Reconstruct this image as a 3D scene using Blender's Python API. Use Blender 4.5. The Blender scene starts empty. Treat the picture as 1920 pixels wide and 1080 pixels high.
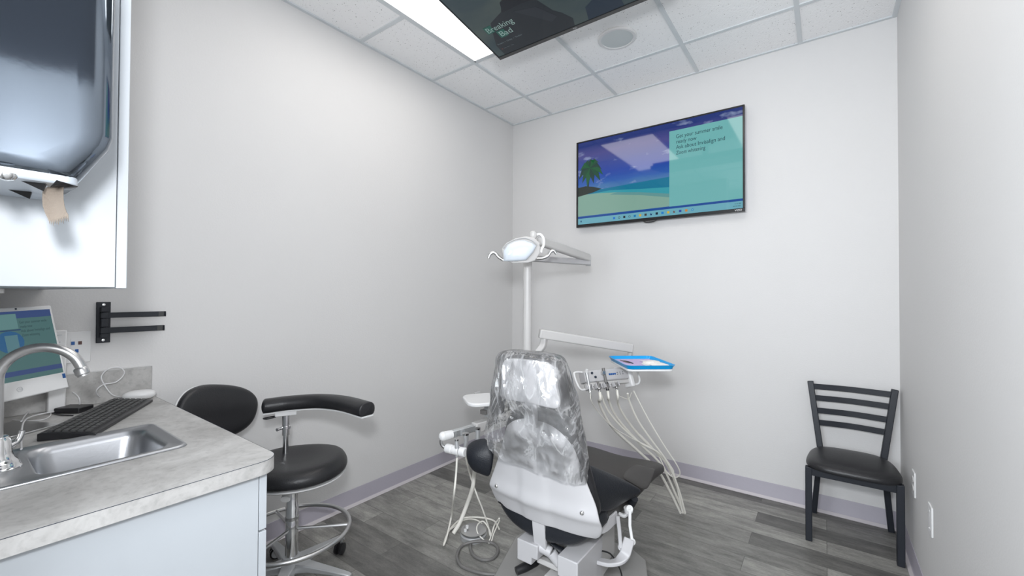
import bpy, bmesh, math, random
from mathutils import Vector, Matrix
random.seed(7)
sc = bpy.context.scene
COL = sc.collection
R = math.radians

# ------------------------------------------------------------------ camera
F = 797.5
YAW, PITCH, ROLL = R(-36.29), R(0.78), R(0.26)
CAM = Vector((2.375, -3.240, 1.324))
_f = Vector((math.sin(YAW)*math.cos(PITCH), math.cos(YAW)*math.cos(PITCH), math.sin(PITCH)))
_r0 = Vector((math.cos(YAW), -math.sin(YAW), 0))
_u0 = _r0.cross(_f)
RT = math.cos(ROLL)*_r0 + math.sin(ROLL)*_u0
UP = -math.sin(ROLL)*_r0 + math.cos(ROLL)*_u0
cd = bpy.data.cameras.new('camera'); cam = bpy.data.objects.new('camera', cd); COL.objects.link(cam)
cd.sensor_width = 36; cd.lens = F/1920*36; cd.clip_start = 0.02; cd.clip_end = 50
m = Matrix((RT, UP, -_f)).transposed().to_4x4(); m.translation = CAM
cam.matrix_world = m
sc.camera = cam

def at(px, py, d):            # a point at true distance d (metres along the view axis)
    return CAM + d*(_f + RT*((px-960)/F) - UP*((py-540)/F))
def onp(px, py, ax, v):       # a point on the plane axis = v
    d = _f + RT*((px-960)/F) - UP*((py-540)/F)
    return CAM + d*((v-CAM[ax])/d[ax])

# ------------------------------------------------------------------ world, lights, exposure
w = bpy.data.worlds.new('world'); sc.world = w; w.use_nodes = True
w.node_tree.nodes['Background'].inputs[0].default_value = (0.75, 0.85, 1, 1)
w.node_tree.nodes['Background'].inputs[1].default_value = 0.3
def area(name, loc, target, size, power, col, spread=None):
    l = bpy.data.lights.new(name, 'AREA'); l.shape = 'DISK'; l.size = size; l.energy = power; l.color = col
    o = bpy.data.objects.new(name, l); COL.objects.link(o); o.location = loc
    o.rotation_euler = (Vector(target)-Vector(loc)).to_track_quat('-Z', 'Y').to_euler()
    return o
area('camera_flash', (2.40, -3.31, 1.60), (1.3, -0.9, 1.95), 0.18, 35, (0.94, 0.965, 1.0))
area('hall_fill', (1.75, -4.4, 1.6), (2.2, -1.2, 1.5), 1.2, 66, (0.88, 0.94, 1.0))  # added fill lamp in the closed passage; no window stands behind it
PANEL_E = 5.7
sc.view_settings.view_transform = 'Standard'
sc.view_settings.look = 'None'
sc.view_settings.gamma = 1
sc.view_settings.use_curve_mapping = False
sc.view_settings.exposure = -0.13

# ------------------------------------------------------------------ materials
def srgb(r, g, b):
    def c(v):
        v /= 255
        return v/12.92 if v <= 0.04045 else ((v+0.055)/1.055)**2.4
    return (c(r), c(g), c(b), 1)
def mat(name, col, rough=0.5, metal=0.0, bump=0.0, bscale=60, var=0.0, vscale=8, spec=0.5, emit=None, estr=0, trans=0, ior=1.45, coat=0, stretch=None):
    m = bpy.data.materials.new(name); m.use_nodes = True
    nt = m.node_tree; N = nt.nodes; L = nt.links
    p = N['Principled BSDF']
    p.inputs['Base Color'].default_value = col
    p.inputs['Roughness'].default_value = rough
    p.inputs['Metallic'].default_value = metal
    p.inputs['Specular IOR Level'].default_value = spec
    p.inputs['IOR'].default_value = ior
    p.inputs['Transmission Weight'].default_value = trans
    p.inputs['Coat Weight'].default_value = coat
    if emit: p.inputs['Emission Color'].default_value = emit; p.inputs['Emission Strength'].default_value = estr
    tc = N.new('ShaderNodeTexCoord'); mp = N.new('ShaderNodeMapping')
    L.new(tc.outputs['Object'], mp.inputs[0])
    if stretch: mp.inputs['Scale'].default_value = stretch
    # a faint procedural variation on every material
    n = N.new('ShaderNodeTexNoise'); n.inputs['Scale'].default_value = vscale; n.inputs['Detail'].default_value = 5
    L.new(mp.outputs[0], n.inputs['Vector'])
    mx = N.new('ShaderNodeMix'); mx.data_type = 'RGBA'
    v = max(var, 0.02)
    mx.inputs[6].default_value = tuple(min(1, c*(1-v)) for c in col[:3])+(1,)
    mx.inputs[7].default_value = tuple(min(1, c*(1+v)) for c in col[:3])+(1,)
    L.new(n.outputs[0], mx.inputs[0]); L.new(mx.outputs[2], p.inputs['Base Color'])
    if bump:
        n2 = N.new('ShaderNodeTexNoise'); n2.inputs['Scale'].default_value = bscale; n2.inputs['Detail'].default_value = 3
        L.new(mp.outputs[0], n2.inputs['Vector'])
        b = N.new('ShaderNodeBump'); b.inputs['Strength'].default_value = bump; b.inputs['Distance'].default_value = 0.01
        L.new(n2.outputs[0], b.inputs['Height']); L.new(b.outputs[0], p.inputs['Normal'])
    return m
def screen_mat(name, col, e=1.0, rough=0.08):
    """a lit pixel area behind glossy glass"""
    return mat(name, (0.004, 0.004, 0.005, 1), rough, emit=col, estr=e, spec=0.5)

M = {}
M['wall'] = mat('wall_paint', (0.675, 0.668, 0.664, 1), 0.6, bump=0.07, bscale=130, var=0.015, vscale=2)
M['white'] = mat('white_plastic', (0.68, 0.68, 0.68, 1), 0.35)
M['cabinet'] = mat('white_laminate', (0.49, 0.52, 0.55, 1), 0.38)
M['offwhite'] = mat('dental_white', (0.53, 0.52, 0.51, 1), 0.35)
M['shell'] = mat('shell_white', (0.49, 0.485, 0.495, 1), 0.38)
M['brightwhite'] = mat('bright_white', (0.74, 0.74, 0.74, 1), 0.3)
M['leather'] = mat('black_upholstery', (0.016, 0.016, 0.018, 1), 0.36, bump=0.12, bscale=220)
M['leather_side'] = mat('black_upholstery_chair', (0.012, 0.014, 0.019, 1), 0.45, bump=0.15, bscale=160)
M['grey_leather'] = mat('charcoal_upholstery', (0.045, 0.042, 0.04, 1), 0.5, bump=0.15, bscale=200)
M['blackwood'] = mat('black_painted_metal', (0.014, 0.017, 0.024, 1), 0.45, bump=0.1, bscale=200)
M['blackplastic'] = mat('black_plastic', (0.018, 0.018, 0.02, 1), 0.35)
M['keys'] = mat('key_plastic', (0.055, 0.056, 0.056, 1), 0.45)
M['chrome'] = mat('chrome', (0.78, 0.78, 0.78, 1), 0.12, 1.0)
M['satin'] = mat('satin_steel', (0.60, 0.60, 0.60, 1), 0.28, 1.0, bump=0.02, bscale=300, stretch=(1, 12, 1))
M['sink'] = mat('sink_steel', (0.46, 0.47, 0.49, 1), 0.34, 1.0, var=0.06, vscale=5, bump=0.02, bscale=200)
M['alu'] = mat('cast_aluminium', (0.52, 0.53, 0.54, 1), 0.4, 0.55)
M['hose'] = mat('beige_hose', (0.80, 0.78, 0.72, 1), 0.5)
M['greyhose'] = mat('grey_hose', (0.16, 0.155, 0.15, 1), 0.3)
M['cable'] = mat('white_cable', (0.72, 0.72, 0.73, 1), 0.45)
M['bluetray'] = mat('blue_tray', srgb(0, 150, 215), 0.3)
M['lilac'] = mat('lilac_paper', srgb(196, 178, 214), 0.8)
M['pouch'] = mat('pouch_paper', (0.80, 0.77, 0.74, 1), 0.6, bump=0.6, bscale=60)
M['paper'] = mat('brown_paper', srgb(108, 98, 88), 0.9, bump=0.2, bscale=300, var=0.06, vscale=60)
M['bezel'] = mat('tv_bezel', (0.012, 0.012, 0.013, 1), 0.25)
M['ink'] = mat('dark_ink', (0.02, 0.03, 0.05, 1), 0.6)
M['blue'] = mat('blue_plastic', srgb(30, 85, 150), 0.4)
M['brown'] = mat('brown_connector', srgb(90, 60, 55), 0.4)
M['tbar'] = mat('ceiling_grid_metal', (0.62, 0.65, 0.67, 1), 0.5)
M['rubber'] = mat('baseboard_rubber', srgb(167, 163, 173), 0.5, bump=0.05, bscale=80, var=0.02)
M['grille'] = mat('speaker_grille', (0.60, 0.64, 0.65, 1), 0.7, bump=0.5, bscale=500)
M['steel_dark'] = mat('dispenser_steel', (0.20, 0.235, 0.28, 1), 0.09, 0.95, bump=0.004, bscale=60, var=0.04, vscale=3)
M['chassis'] = mat('dispenser_chassis', (0.46, 0.50, 0.55, 1), 0.35, 0.1)
M['darkrefl'] = mat('reflection_board_dark', (0.05, 0.055, 0.07, 1), 0.6)
M['baseplate'] = mat('base_cover', (0.30, 0.295, 0.285, 1), 0.45, bump=0.05)
M['lens'] = mat('light_shield', (0.62, 0.67, 0.73, 1), 0.08, coat=0.6)
M['clear'] = mat('clear_tube', (0.75, 0.77, 0.78, 1), 0.12, 0.75)

def floor_mat():
    m = bpy.data.materials.new('vinyl_planks'); m.use_nodes = True
    nt = m.node_tree; N = nt.nodes; L = nt.links; p = N['Principled BSDF']
    tc = N.new('ShaderNodeTexCoord')
    def brick(c1, c2, off):
        b = N.new('ShaderNodeTexBrick'); b.offset = 0.37; b.offset_frequency = 2; b.squash = 1
        b.inputs['Color1'].default_value = c1; b.inputs['Color2'].default_value = c2
        b.inputs['Mortar'].default_value = (0.10, 0.098, 0.094, 1)
        b.inputs['Scale'].default_value = 1; b.inputs['Mortar Size'].default_value = 0.0012
        b.inputs['Mortar Smooth'].default_value = 0.1; b.inputs['Bias'].default_value = 0
        b.inputs['Brick Width'].default_value = 0.91; b.inputs['Row Height'].default_value = 0.137
        mp = N.new('ShaderNodeMapping'); mp.inputs['Location'].default_value = (off, 0.103, 0)
        L.new(tc.outputs['Object'], mp.inputs[0]); L.new(mp.outputs[0], b.inputs['Vector'])
        return b
    b1 = brick((0.125, 0.123, 0.118, 1), (0.345, 0.34, 0.322, 1), 0.35)
    mpn = N.new('ShaderNodeMapping'); mpn.inputs['Scale'].default_value = (1.6, 7, 1); L.new(tc.outputs['Object'], mpn.inputs[0])
    # shift the grain per plank with the brick colour
    n1 = N.new('ShaderNodeTexNoise'); n1.inputs['Scale'].default_value = 3.2; n1.inputs['Detail'].default_value = 8; n1.inputs['Roughness'].default_value = 0.72
    n1.noise_dimensions = '4D'
    L.new(mpn.outputs[0], n1.inputs['Vector'])
    rgb = N.new('ShaderNodeRGBToBW'); L.new(b1.outputs['Color'], rgb.inputs[0])
    mul = N.new('ShaderNodeMath'); mul.operation = 'MULTIPLY'; mul.inputs[1].default_value = 90; L.new(rgb.outputs[0], mul.inputs[0])
    L.new(mul.outputs[0], n1.inputs['W'])
    r1 = N.new('ShaderNodeValToRGB'); r1.color_ramp.elements[0].position = 0.32; r1.color_ramp.elements[0].color = (0.50, 0.50, 0.50, 1)
    r1.color_ramp.elements[1].position = 0.70; r1.color_ramp.elements[1].color = (1.42, 1.41, 1.38, 1); L.new(n1.outputs[0], r1.inputs[0])
    n2 = N.new('ShaderNodeTexNoise'); n2.inputs['Scale'].default_value = 45; n2.inputs['Detail'].default_value = 6; L.new(mpn.outputs[0], n2.inputs['Vector'])
    r2 = N.new('ShaderNodeValToRGB'); r2.color_ramp.elements[0].position = 0.36; r2.color_ramp.elements[0].color = (0.86, 0.86, 0.86, 1)
    r2.color_ramp.elements[1].position = 0.62; r2.color_ramp.elements[1].color = (1.08, 1.08, 1.07, 1); L.new(n2.outputs[0], r2.inputs[0])
    x1 = N.new('ShaderNodeMix'); x1.data_type = 'RGBA'; x1.blend_type = 'MULTIPLY'; x1.inputs[0].default_value = 1
    L.new(b1.outputs['Color'], x1.inputs[6]); L.new(r1.outputs[0], x1.inputs[7])
    x2 = N.new('ShaderNodeMix'); x2.data_type = 'RGBA'; x2.blend_type = 'MULTIPLY'; x2.inputs[0].default_value = 1
    L.new(x1.outputs[2], x2.inputs[6]); L.new(r2.outputs[0], x2.inputs[7])
    L.new(x2.outputs[2], p.inputs['Base Color'])
    p.inputs['Roughness'].default_value = 0.42
    b = N.new('ShaderNodeBump'); b.inputs['Strength'].default_value = 0.12; b.inputs['Distance'].default_value = 0.004
    L.new(n2.outputs[0], b.inputs['Height']); L.new(b.outputs[0], p.inputs['Normal'])
    return m
M['floor'] = floor_mat()

def ceiling_mat():
    m = bpy.data.materials.new('acoustic_tile'); m.use_nodes = True
    nt = m.node_tree; N = nt.nodes; L = nt.links; p = N['Principled BSDF']
    tc = N.new('ShaderNodeTexCoord')
    v = N.new('ShaderNodeTexVoronoi'); v.inputs['Scale'].default_value = 85; L.new(tc.outputs['Object'], v.inputs['Vector'])
    n = N.new('ShaderNodeTexNoise'); n.inputs['Scale'].default_value = 40; n.inputs['Detail'].default_value = 4; L.new(tc.outputs['Object'], n.inputs['Vector'])
    ad = N.new('ShaderNodeMath'); ad.operation = 'ADD'; L.new(v.outputs['Distance'], ad.inputs[0]); L.new(n.outputs[0], ad.inputs[1])
    r = N.new('ShaderNodeValToRGB'); r.color_ramp.elements[0].position = 0.52; r.color_ramp.elements[0].color = (0.36, 0.35, 0.34, 1)
    r.color_ramp.elements[1].position = 0.64; r.color_ramp.elements[1].color = (0.89, 0.89, 0.895, 1)
    L.new(ad.outputs[0], r.inputs[0]); L.new(r.outputs[0], p.inputs['Base Color'])
    p.inputs['Roughness'].default_value = 0.9
    b = N.new('ShaderNodeBump'); b.inputs['Strength'].default_value = 0.3; b.inputs['Distance'].default_value = 0.004
    L.new(ad.outputs[0], b.inputs['Height']); L.new(b.outputs[0], p.inputs['Normal'])
    return m
M['tile'] = ceiling_mat()

def counter_mat():
    m = bpy.data.materials.new('grey_stone_laminate'); m.use_nodes = True
    nt = m.node_tree; N = nt.nodes; L = nt.links; p = N['Principled BSDF']
    tc = N.new('ShaderNodeTexCoord')
    n = N.new('ShaderNodeTexNoise'); n.inputs['Scale'].default_value = 5.5; n.inputs['Detail'].default_value = 9; n.inputs['Roughness'].default_value = 0.68; n.inputs['Distortion'].default_value = 0.6
    L.new(tc.outputs['Object'], n.inputs['Vector'])
    r = N.new('ShaderNodeValToRGB'); e = r.color_ramp.elements
    e[0].position = 0.30; e[0].color = (0.33, 0.322, 0.312, 1); e[1].position = 0.72; e[1].color = (0.60, 0.593, 0.58, 1)
    k = e.new(0.5); k.color = (0.475, 0.467, 0.455, 1)
    L.new(n.outputs[0], r.inputs[0])
    n2 = N.new('ShaderNodeTexNoise'); n2.inputs['Scale'].default_value = 60; n2.inputs['Detail'].default_value = 4; L.new(tc.outputs['Object'], n2.inputs['Vector'])
    r2 = N.new('ShaderNodeValToRGB'); r2.color_ramp.elements[0].position = 0.3; r2.color_ramp.elements[0].color = (0.85, 0.85, 0.85, 1); r2.color_ramp.elements[1].position = 0.5; r2.color_ramp.elements[1].color = (1, 1, 1, 1)
    L.new(n2.outputs[0], r2.inputs[0])
    x = N.new('ShaderNodeMix'); x.data_type = 'RGBA'; x.blend_type = 'MULTIPLY'; x.inputs[0].default_value = 1
    L.new(r.outputs[0], x.inputs[6]); L.new(r2.outputs[0], x.inputs[7]); L.new(x.outputs[2], p.inputs['Base Color'])
    p.inputs['Roughness'].default_value = 0.42
    return m
M['counter'] = counter_mat()

def film_mat():
    m = bpy.data.materials.new('clear_plastic_film'); m.use_nodes = True
    nt = m.node_tree; N = nt.nodes; L = nt.links
    N.remove(N['Principled BSDF']); out = N['Material Output']
    tc = N.new('ShaderNodeTexCoord')
    mp = N.new('ShaderNodeMapping'); mp.inputs['Scale'].default_value = (1, 1, 0.45); L.new(tc.outputs['Object'], mp.inputs[0])
    n = N.new('ShaderNodeTexNoise'); n.inputs['Scale'].default_value = 6; n.inputs['Detail'].default_value = 5; n.inputs['Roughness'].default_value = 0.5; n.inputs['Distortion'].default_value = 0.9
    L.new(mp.outputs[0], n.inputs['Vector'])
    v = N.new('ShaderNodeTexVoronoi'); v.inputs['Scale'].default_value = 9; v.feature = 'DISTANCE_TO_EDGE'; L.new(mp.outputs[0], v.inputs['Vector'])
    ad = N.new('ShaderNodeMath'); ad.operation = 'MULTIPLY_ADD'; ad.inputs[1].default_value = 0.35; L.new(v.outputs['Distance'], ad.inputs[0]); L.new(n.outputs[0], ad.inputs[2])
    b = N.new('ShaderNodeBump'); b.inputs['Strength'].default_value = 0.9; b.inputs['Distance'].default_value = 0.05; L.new(ad.outputs[0], b.inputs['Height'])
    g = N.new('ShaderNodeBsdfGlossy'); g.inputs['Roughness'].default_value = 0.11; g.inputs['Color'].default_value = (1, 1, 1, 1); L.new(b.outputs[0], g.inputs['Normal'])
    t = N.new('ShaderNodeBsdfTransparent'); t.inputs['Color'].default_value = (0.97, 0.97, 0.97, 1)
    d = N.new('ShaderNodeBsdfTranslucent'); d.inputs['Color'].default_value = (0.9, 0.9, 0.9, 1)
    df = N.new('ShaderNodeBsdfDiffuse'); df.inputs['Color'].default_value = (0.85, 0.85, 0.86, 1); L.new(b.outputs[0], df.inputs['Normal'])
    md = N.new('ShaderNodeMixShader'); md.inputs[0].default_value = 0.35; L.new(df.outputs[0], md.inputs[1]); L.new(d.outputs[0], md.inputs[2])
    m1 = N.new('ShaderNodeMixShader')
    n5 = N.new('ShaderNodeTexNoise'); n5.inputs['Scale'].default_value = 4; n5.inputs['Detail'].default_value = 5; n5.inputs['Roughness'].default_value = 0.55; n5.inputs['Distortion'].default_value = 1.6; L.new(mp.outputs[0], n5.inputs['Vector'])
    r5 = N.new('ShaderNodeValToRGB'); e5 = r5.color_ramp.elements; e5[0].position = 0.44; e5[0].color = (0.09, 0.09, 0.09, 1); e5[1].position = 0.72; e5[1].color = (0.09, 0.09, 0.09, 1)  # white streaks: crease whitening, with crinkle highlights painted in
    for pos, c in ((0.515, 0.16), (0.54, 0.40), (0.56, 0.18), (0.60, 0.16), (0.625, 0.38), (0.64, 0.16)):
        k = e5.new(pos); k.color = (c, c, c, 1)
    L.new(n5.outputs[0], r5.inputs[0]); L.new(r5.outputs[0], m1.inputs[0])
    L.new(t.outputs[0], m1.inputs[1]); L.new(md.outputs[0], m1.inputs[2])
    fr = N.new('ShaderNodeFresnel'); fr.inputs['IOR'].default_value = 1.65; L.new(b.outputs[0], fr.inputs['Normal'])
    m2 = N.new('ShaderNodeMixShader'); L.new(fr.outputs[0], m2.inputs[0]); L.new(m1.outputs[0], m2.inputs[1]); L.new(g.outputs[0], m2.inputs[2])
    L.new(m2.outputs[0], out.inputs['Surface'])
    return m
M['film'] = film_mat()
def emis(name, col, s):
    m = bpy.data.materials.new(name); m.use_nodes = True; N = m.node_tree.nodes; L = m.node_tree.links
    N.remove(N['Principled BSDF']); e = N.new('ShaderNodeEmission'); e.inputs[0].default_value = col; e.inputs[1].default_value = s
    L.new(e.outputs[0], N['Material Output'].inputs['Surface']); return m
M['panel'] = emis('lit_diffuser', (1.0, 0.965, 0.93, 1), PANEL_E)

# ------------------------------------------------------------------ mesh helpers
def NB(): return bmesh.new()
def box(b, x0, x1, y0, y1, z0, z1, T=None):
    vs = [b.verts.new((x, y, z)) for z in (z0, z1) for y in (y0, y1) for x in (x0, x1)]
    if T is not None:
        for v in vs: v.co = T @ v.co
    for f in ((0, 2, 3, 1), (4, 5, 7, 6), (0, 1, 5, 4), (2, 6, 7, 3), (0, 4, 6, 2), (1, 3, 7, 5)):
        b.faces.new([vs[i] for i in f])
    return vs
def prism(b, pts, axis, a0, a1, T=None):
    """pts: 2-D outline in the two other axes (in x,y,z order), extruded from a0 to a1"""
    def mk(p, a):
        c = [p[0], p[1]]; c.insert(axis, a); v = Vector(c); return T @ v if T is not None else v
    A = [b.verts.new(mk(p, a0)) for p in pts]; B = [b.verts.new(mk(p, a1)) for p in pts]
    n = len(pts); b.faces.new(A[::-1]); b.faces.new(B)
    for i in range(n): b.faces.new((A[i], A[(i+1) % n], B[(i+1) % n], B[i]))
def crom(pts, k=6, closed=False):
    P = [Vector(p) for p in pts]; n = len(P); out = []
    if n < 3 and not closed: return P
    segs = n if closed else n-1
    for i in range(segs):
        p0 = P[(i-1) % n] if (closed or i > 0) else P[0]*2-P[1]
        p1 = P[i]; p2 = P[(i+1) % n]
        p3 = P[(i+2) % n] if (closed or i+2 < n) else P[-1]*2-P[-2]
        for j in range(k):
            t = j/k
            out.append(0.5*((2*p1)+(p2-p0)*t+(2*p0-5*p1+4*p2-p3)*t*t+(3*p1-p0-3*p2+p3)*t**3))
    if not closed: out.append(P[-1])
    return out
def tube(b, pts, r, n=10, k=6, closed=False, smooth=True, sq=None, upv=None):
    """sweep; r number or list (per control point); sq=(w,t) flat bar instead of a circle"""
    C = crom(pts, k, closed) if smooth else [Vector(p) for p in pts]
    m_ = len(C)
    def rad(i):
        if not isinstance(r, (list, tuple)): return r
        t = i/(m_-1)*(len(r)-1); a = int(t); a = min(a, len(r)-2); return r[a]+(r[a+1]-r[a])*(t-a)
    rings = []; prev = None
    for i, c in enumerate(C):
        if closed: d = C[(i+1) % m_]-C[i-1]
        else: d = C[min(i+1, m_-1)]-C[max(i-1, 0)]
        if d.length < 1e-9: d = Vector((0, 0, 1))
        d.normalize()
        if upv is not None: u = Vector(upv)-d*d.dot(Vector(upv))
        elif prev is None: u = (Vector((0, 0, 1)) if abs(d.z) < 0.9 else Vector((1, 0, 0))); u = u-d*d.dot(u)
        else: u = prev-d*d.dot(prev)
        if u.length < 1e-6: u = d.orthogonal()
        u.normalize(); prev = u; s = d.cross(u)
        ring = []
        if sq:
            w_, t_ = sq
            for (a, e) in ((-1, -1), (1, -1), (1, 1), (-1, 1)): ring.append(b.verts.new(c+s*(a*w_/2)+u*(e*t_/2)))
        else:
            rr = rad(i)
            for j in range(n):
                a = 2*math.pi*j/n; ring.append(b.verts.new(c+(s*math.cos(a)+u*math.sin(a))*rr))
        rings.append(ring)
    q = len(rings[0])
    for i in range(m_ if closed else m_-1):
        A = rings[i]; B = rings[(i+1) % m_]
        for j in range(q): b.faces.new((A[j], A[(j+1) % q], B[(j+1) % q], B[j]))
    if not closed: b.faces.new(rings[0][::-1]); b.faces.new(rings[-1])
def cyl(b, p0, p1, r0, r1=None, n=20):
    r1 = r0 if r1 is None else r1
    p0 = Vector(p0); p1 = Vector(p1); d = (p1-p0).normalized(); u = d.orthogonal().normalized(); s = d.cross(u)
    A = []; B = []
    for j in range(n):
        a = 2*math.pi*j/n; e = u*math.cos(a)+s*math.sin(a)
        A.append(b.verts.new(p0+e*r0)); B.append(b.verts.new(p1+e*r1))
    for j in range(n): b.faces.new((A[j], A[(j+1) % n], B[(j+1) % n], B[j]))
    b.faces.new(A[::-1]); b.faces.new(B)
def lathe(b, prof, c, axis=(0, 0, 1), n=32):
    """prof: (radius, height) list; closed ends when radius 0"""
    c = Vector(c); d = Vector(axis).normalized(); u = d.orthogonal().normalized(); s = d.cross(u); rings = []
    for (r, h) in prof:
        if r < 1e-6: rings.append([b.verts.new(c+d*h)])
        else: rings.append([b.verts.new(c+d*h+(u*math.cos(2*math.pi*j/n)+s*math.sin(2*math.pi*j/n))*r) for j in range(n)])
    for A, B in zip(rings, rings[1:]):
        for j in range(n):
            k = (j+1) % n
            if len(A) == 1 and len(B) > 1: b.faces.new((A[0], B[k], B[j]))
            elif len(B) == 1 and len(A) > 1: b.faces.new((A[j], A[k], B[0]))
            elif len(A) > 1: b.faces.new((A[j], A[k], B[k], B[j]))
    if len(rings[0]) > 1: b.faces.new(rings[0][::-1])
    if len(rings[-1]) > 1: b.faces.new(rings[-1])
def grid(b, rows, closed_u=False):
    """rows: list of lists of points"""
    V = [[b.verts.new(Vector(p)) for p in r] for r in rows]
    n = len(V[0])
    for A, B in zip(V, V[1:]):
        for j in range(n if closed_u else n-1):
            k = (j+1) % n; b.faces.new((A[j], A[k], B[k], B[j]))
    return V
def rrect(x0, x1, y0, y1, r, n=5):
    out = []
    for (cx, cy, a0) in ((x1-r, y1-r, 0), (x0+r, y1-r, 90), (x0+r, y0+r, 180), (x1-r, y0+r, 270)):
        for i in range(n+1):
            a = R(a0+90*i/n); out.append((cx+r*math.cos(a), cy+r*math.sin(a)))
    return out
def pillow(b, x0, x1, y0, y1, z0, z1, T=None, e=0.35, nu=24, nv=10, top=None):
    """superellipsoid cushion"""
    cx, cy, cz = (x0+x1)/2, (y0+y1)/2, (z0+z1)/2; a, c, h = (x1-x0)/2, (y1-y0)/2, (z1-z0)/2
    def sp(v, p): return math.copysign(abs(v)**p, v)
    rings = []
    for i in range(nv+1):
        ph = -math.pi/2+math.pi*i/nv; cr = sp(math.cos(ph), e); zz = sp(math.sin(ph), e*1.3)
        if i in (0, nv): 
            v = Vector((cx, cy, cz+h*zz)); rings.append([b.verts.new(T @ v if T else v)]); continue
        ring = []
        for j in range(nu):
            th = 2*math.pi*j/nu; v = Vector((cx+a*cr*sp(math.cos(th), e), cy+c*cr*sp(math.sin(th), e), cz+h*zz))
            ring.append(b.verts.new(T @ v if T else v))
        rings.append(ring)
    for A, B in zip(rings, rings[1:]):
        for j in range(nu):
            k = (j+1) % nu
            if len(A) == 1: b.faces.new((A[0], B[j], B[k]))
            elif len(B) == 1: b.faces.new((A[j], B[0], A[k]))
            else: b.faces.new((A[j], B[j], B[k], A[k]))
def link(name, me, material, parent):
    o = bpy.data.objects.new(name, me); COL.objects.link(o)
    if material: me.materials.append(material)
    if parent is not None:
        off = Vector((0, 0, 0)); p = parent
        while p is not None: off += Vector(p.location); p = p.parent
        me.transform(Matrix.Translation(-off)); o.parent = parent
    return o
def build(name, b, material, parent=None, bevel=0, subd=0, solid=0, angle=38, seg=2):
    bmesh.ops.recalc_face_normals(b, faces=b.faces[:])
    for f in b.faces: f.smooth = True
    for e in b.edges:
        if len(e.link_faces) == 2 and e.calc_face_angle(0) > R(angle) and not subd: e.smooth = False
    me = bpy.data.meshes.new(name); b.to_mesh(me); b.free()
    o = link(name, me, material, parent)
    if solid: s = o.modifiers.new('thickness', 'SOLIDIFY'); s.thickness = solid; s.offset = 0
    if bevel:
        v = o.modifiers.new('bevel', 'BEVEL'); v.width = bevel; v.segments = seg; v.limit_method = 'ANGLE'; v.angle_limit = R(angle)
    if subd: s = o.modifiers.new('smooth', 'SUBSURF'); s.levels = subd; s.render_levels = subd
    return o
def tag(o, label, cat, group=None, kind=None):
    if label: o['label'] = label
    if cat: o['category'] = cat
    if group: o['group'] = group
    if kind: o['kind'] = kind
    return o
def thing(name, loc, label, cat, group=None):
    o = bpy.data.objects.new(name, None); COL.objects.link(o); o.location = loc; o.empty_display_size = 0.1
    return tag(o, label, cat, group)
def struct(name, b, m, **k):
    o = build(name, b, m, **k); o['kind'] = 'structure'; return o
def text(body, size, org, ux, uy, material, parent, name='lettering', align='LEFT', thick=0.0004, width=None, bold=0.0, shear=0):
    cu = bpy.data.curves.new('t', 'FONT'); cu.body = body; cu.size = size; cu.align_x = align; cu.extrude = 0; cu.offset = bold; cu.shear = shear
    ob = bpy.data.objects.new('t', cu); COL.objects.link(ob); bpy.context.view_layer.update()
    me = bpy.data.meshes.new_from_object(ob.evaluated_get(bpy.context.evaluated_depsgraph_get()))
    bpy.data.objects.remove(ob); bpy.data.curves.remove(cu)
    me.materials.clear(); me.name = name
    if width:
        xs = [v.co.x for v in me.vertices]; k = width/(max(xs)-min(xs))
        for v in me.vertices: v.co.x *= k
    ux = Vector(ux).normalized(); uy = Vector(uy).normalized(); n = ux.cross(uy)
    T = Matrix((ux, uy, n)).transposed().to_4x4(); T.translation = Vector(org); me.transform(T)
    return link(name, me, material, parent)
def flat(name, pts2, org, ux, uy, material, parent, off=0.0):
    """a flat picture area inside a screen, in screen coordinates"""
    ux = Vector(ux).normalized(); uy = Vector(uy).normalized(); n = ux.cross(uy)
    b = NB(); vs = [b.verts.new(Vector(org)+ux*p[0]+uy*p[1]+n*off) for p in pts2]; b.faces.new(vs)
    me = bpy.data.meshes.new(name); b.to_mesh(me); b.free()
    return link(name, me, material, parent)

# ------------------------------------------------------------------ the room
W, H = 2.717, 2.92
YN, YH = -3.33, -4.7         # near wall (beside the doorway) and the end of the passage behind the camera
b = NB(); box(b, -0.12, W+0.12, YH-0.12, 0.12, -0.08, 0); struct('floor', b, M['floor'])
b = NB(); box(b, -0.12, W+0.12, YH-0.12, 0.12, H+0.004, H+0.08); struct('ceiling', b, M['tile'])
b = NB(); box(b, -0.12, 0, YH, 0.0, 0, H+0.004); struct('wall_left', b, M['wall'])
b = NB(); box(b, -0.12, W+0.12, 0, 0.12, 0, H+0.004); struct('wall_back', b, M['wall'])
b = NB(); box(b, W, W+0.12, YH, 0, 0, H+0.004); struct('wall_right', b, M['wall'])
b = NB(); box(b, 0, 1.30, YN-0.12, YN, 0, H+0.004); struct('wall_front', b, M['wall'])
b = NB(); box(b, -0.12, W+0.12, YH-0.12, YH, 0, H+0.004); struct('wall_hall', b, M['wall'])
b = NB(); box(b, W-0.03, W, YH, -2.15, 2.14, H); struct('reflection_board', b, M['darkrefl'])  # unseen dark board, added so the dispenser has something dark to reflect
# ceiling grid
X1, Y1, S = 0.430, 0.434, 0.6096
b = NB()
tb = 0.012
for k in range(4): box(b, X1+k*S-tb, X1+k*S+tb, YH, 0, H-0.003, H+0.004)
k = 0
while Y1+k*S < -YH: box(b, 0, W, -Y1-k*S-tb, -Y1-k*S+tb, H-0.0028, H+0.004); k += 1
struct('trim_2', b, M['tbar'], bevel=0)
b = NB()
box(b, 0, 0.02, YH, 0, H-0.004, H+0.004); box(b, 0, W, -0.02, 0, H-0.0042, H+0.004); box(b, W-0.022, W, YH, 0, H-0.0038, H+0.004)
struct('trim_3', b, M['tbar'])
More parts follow.
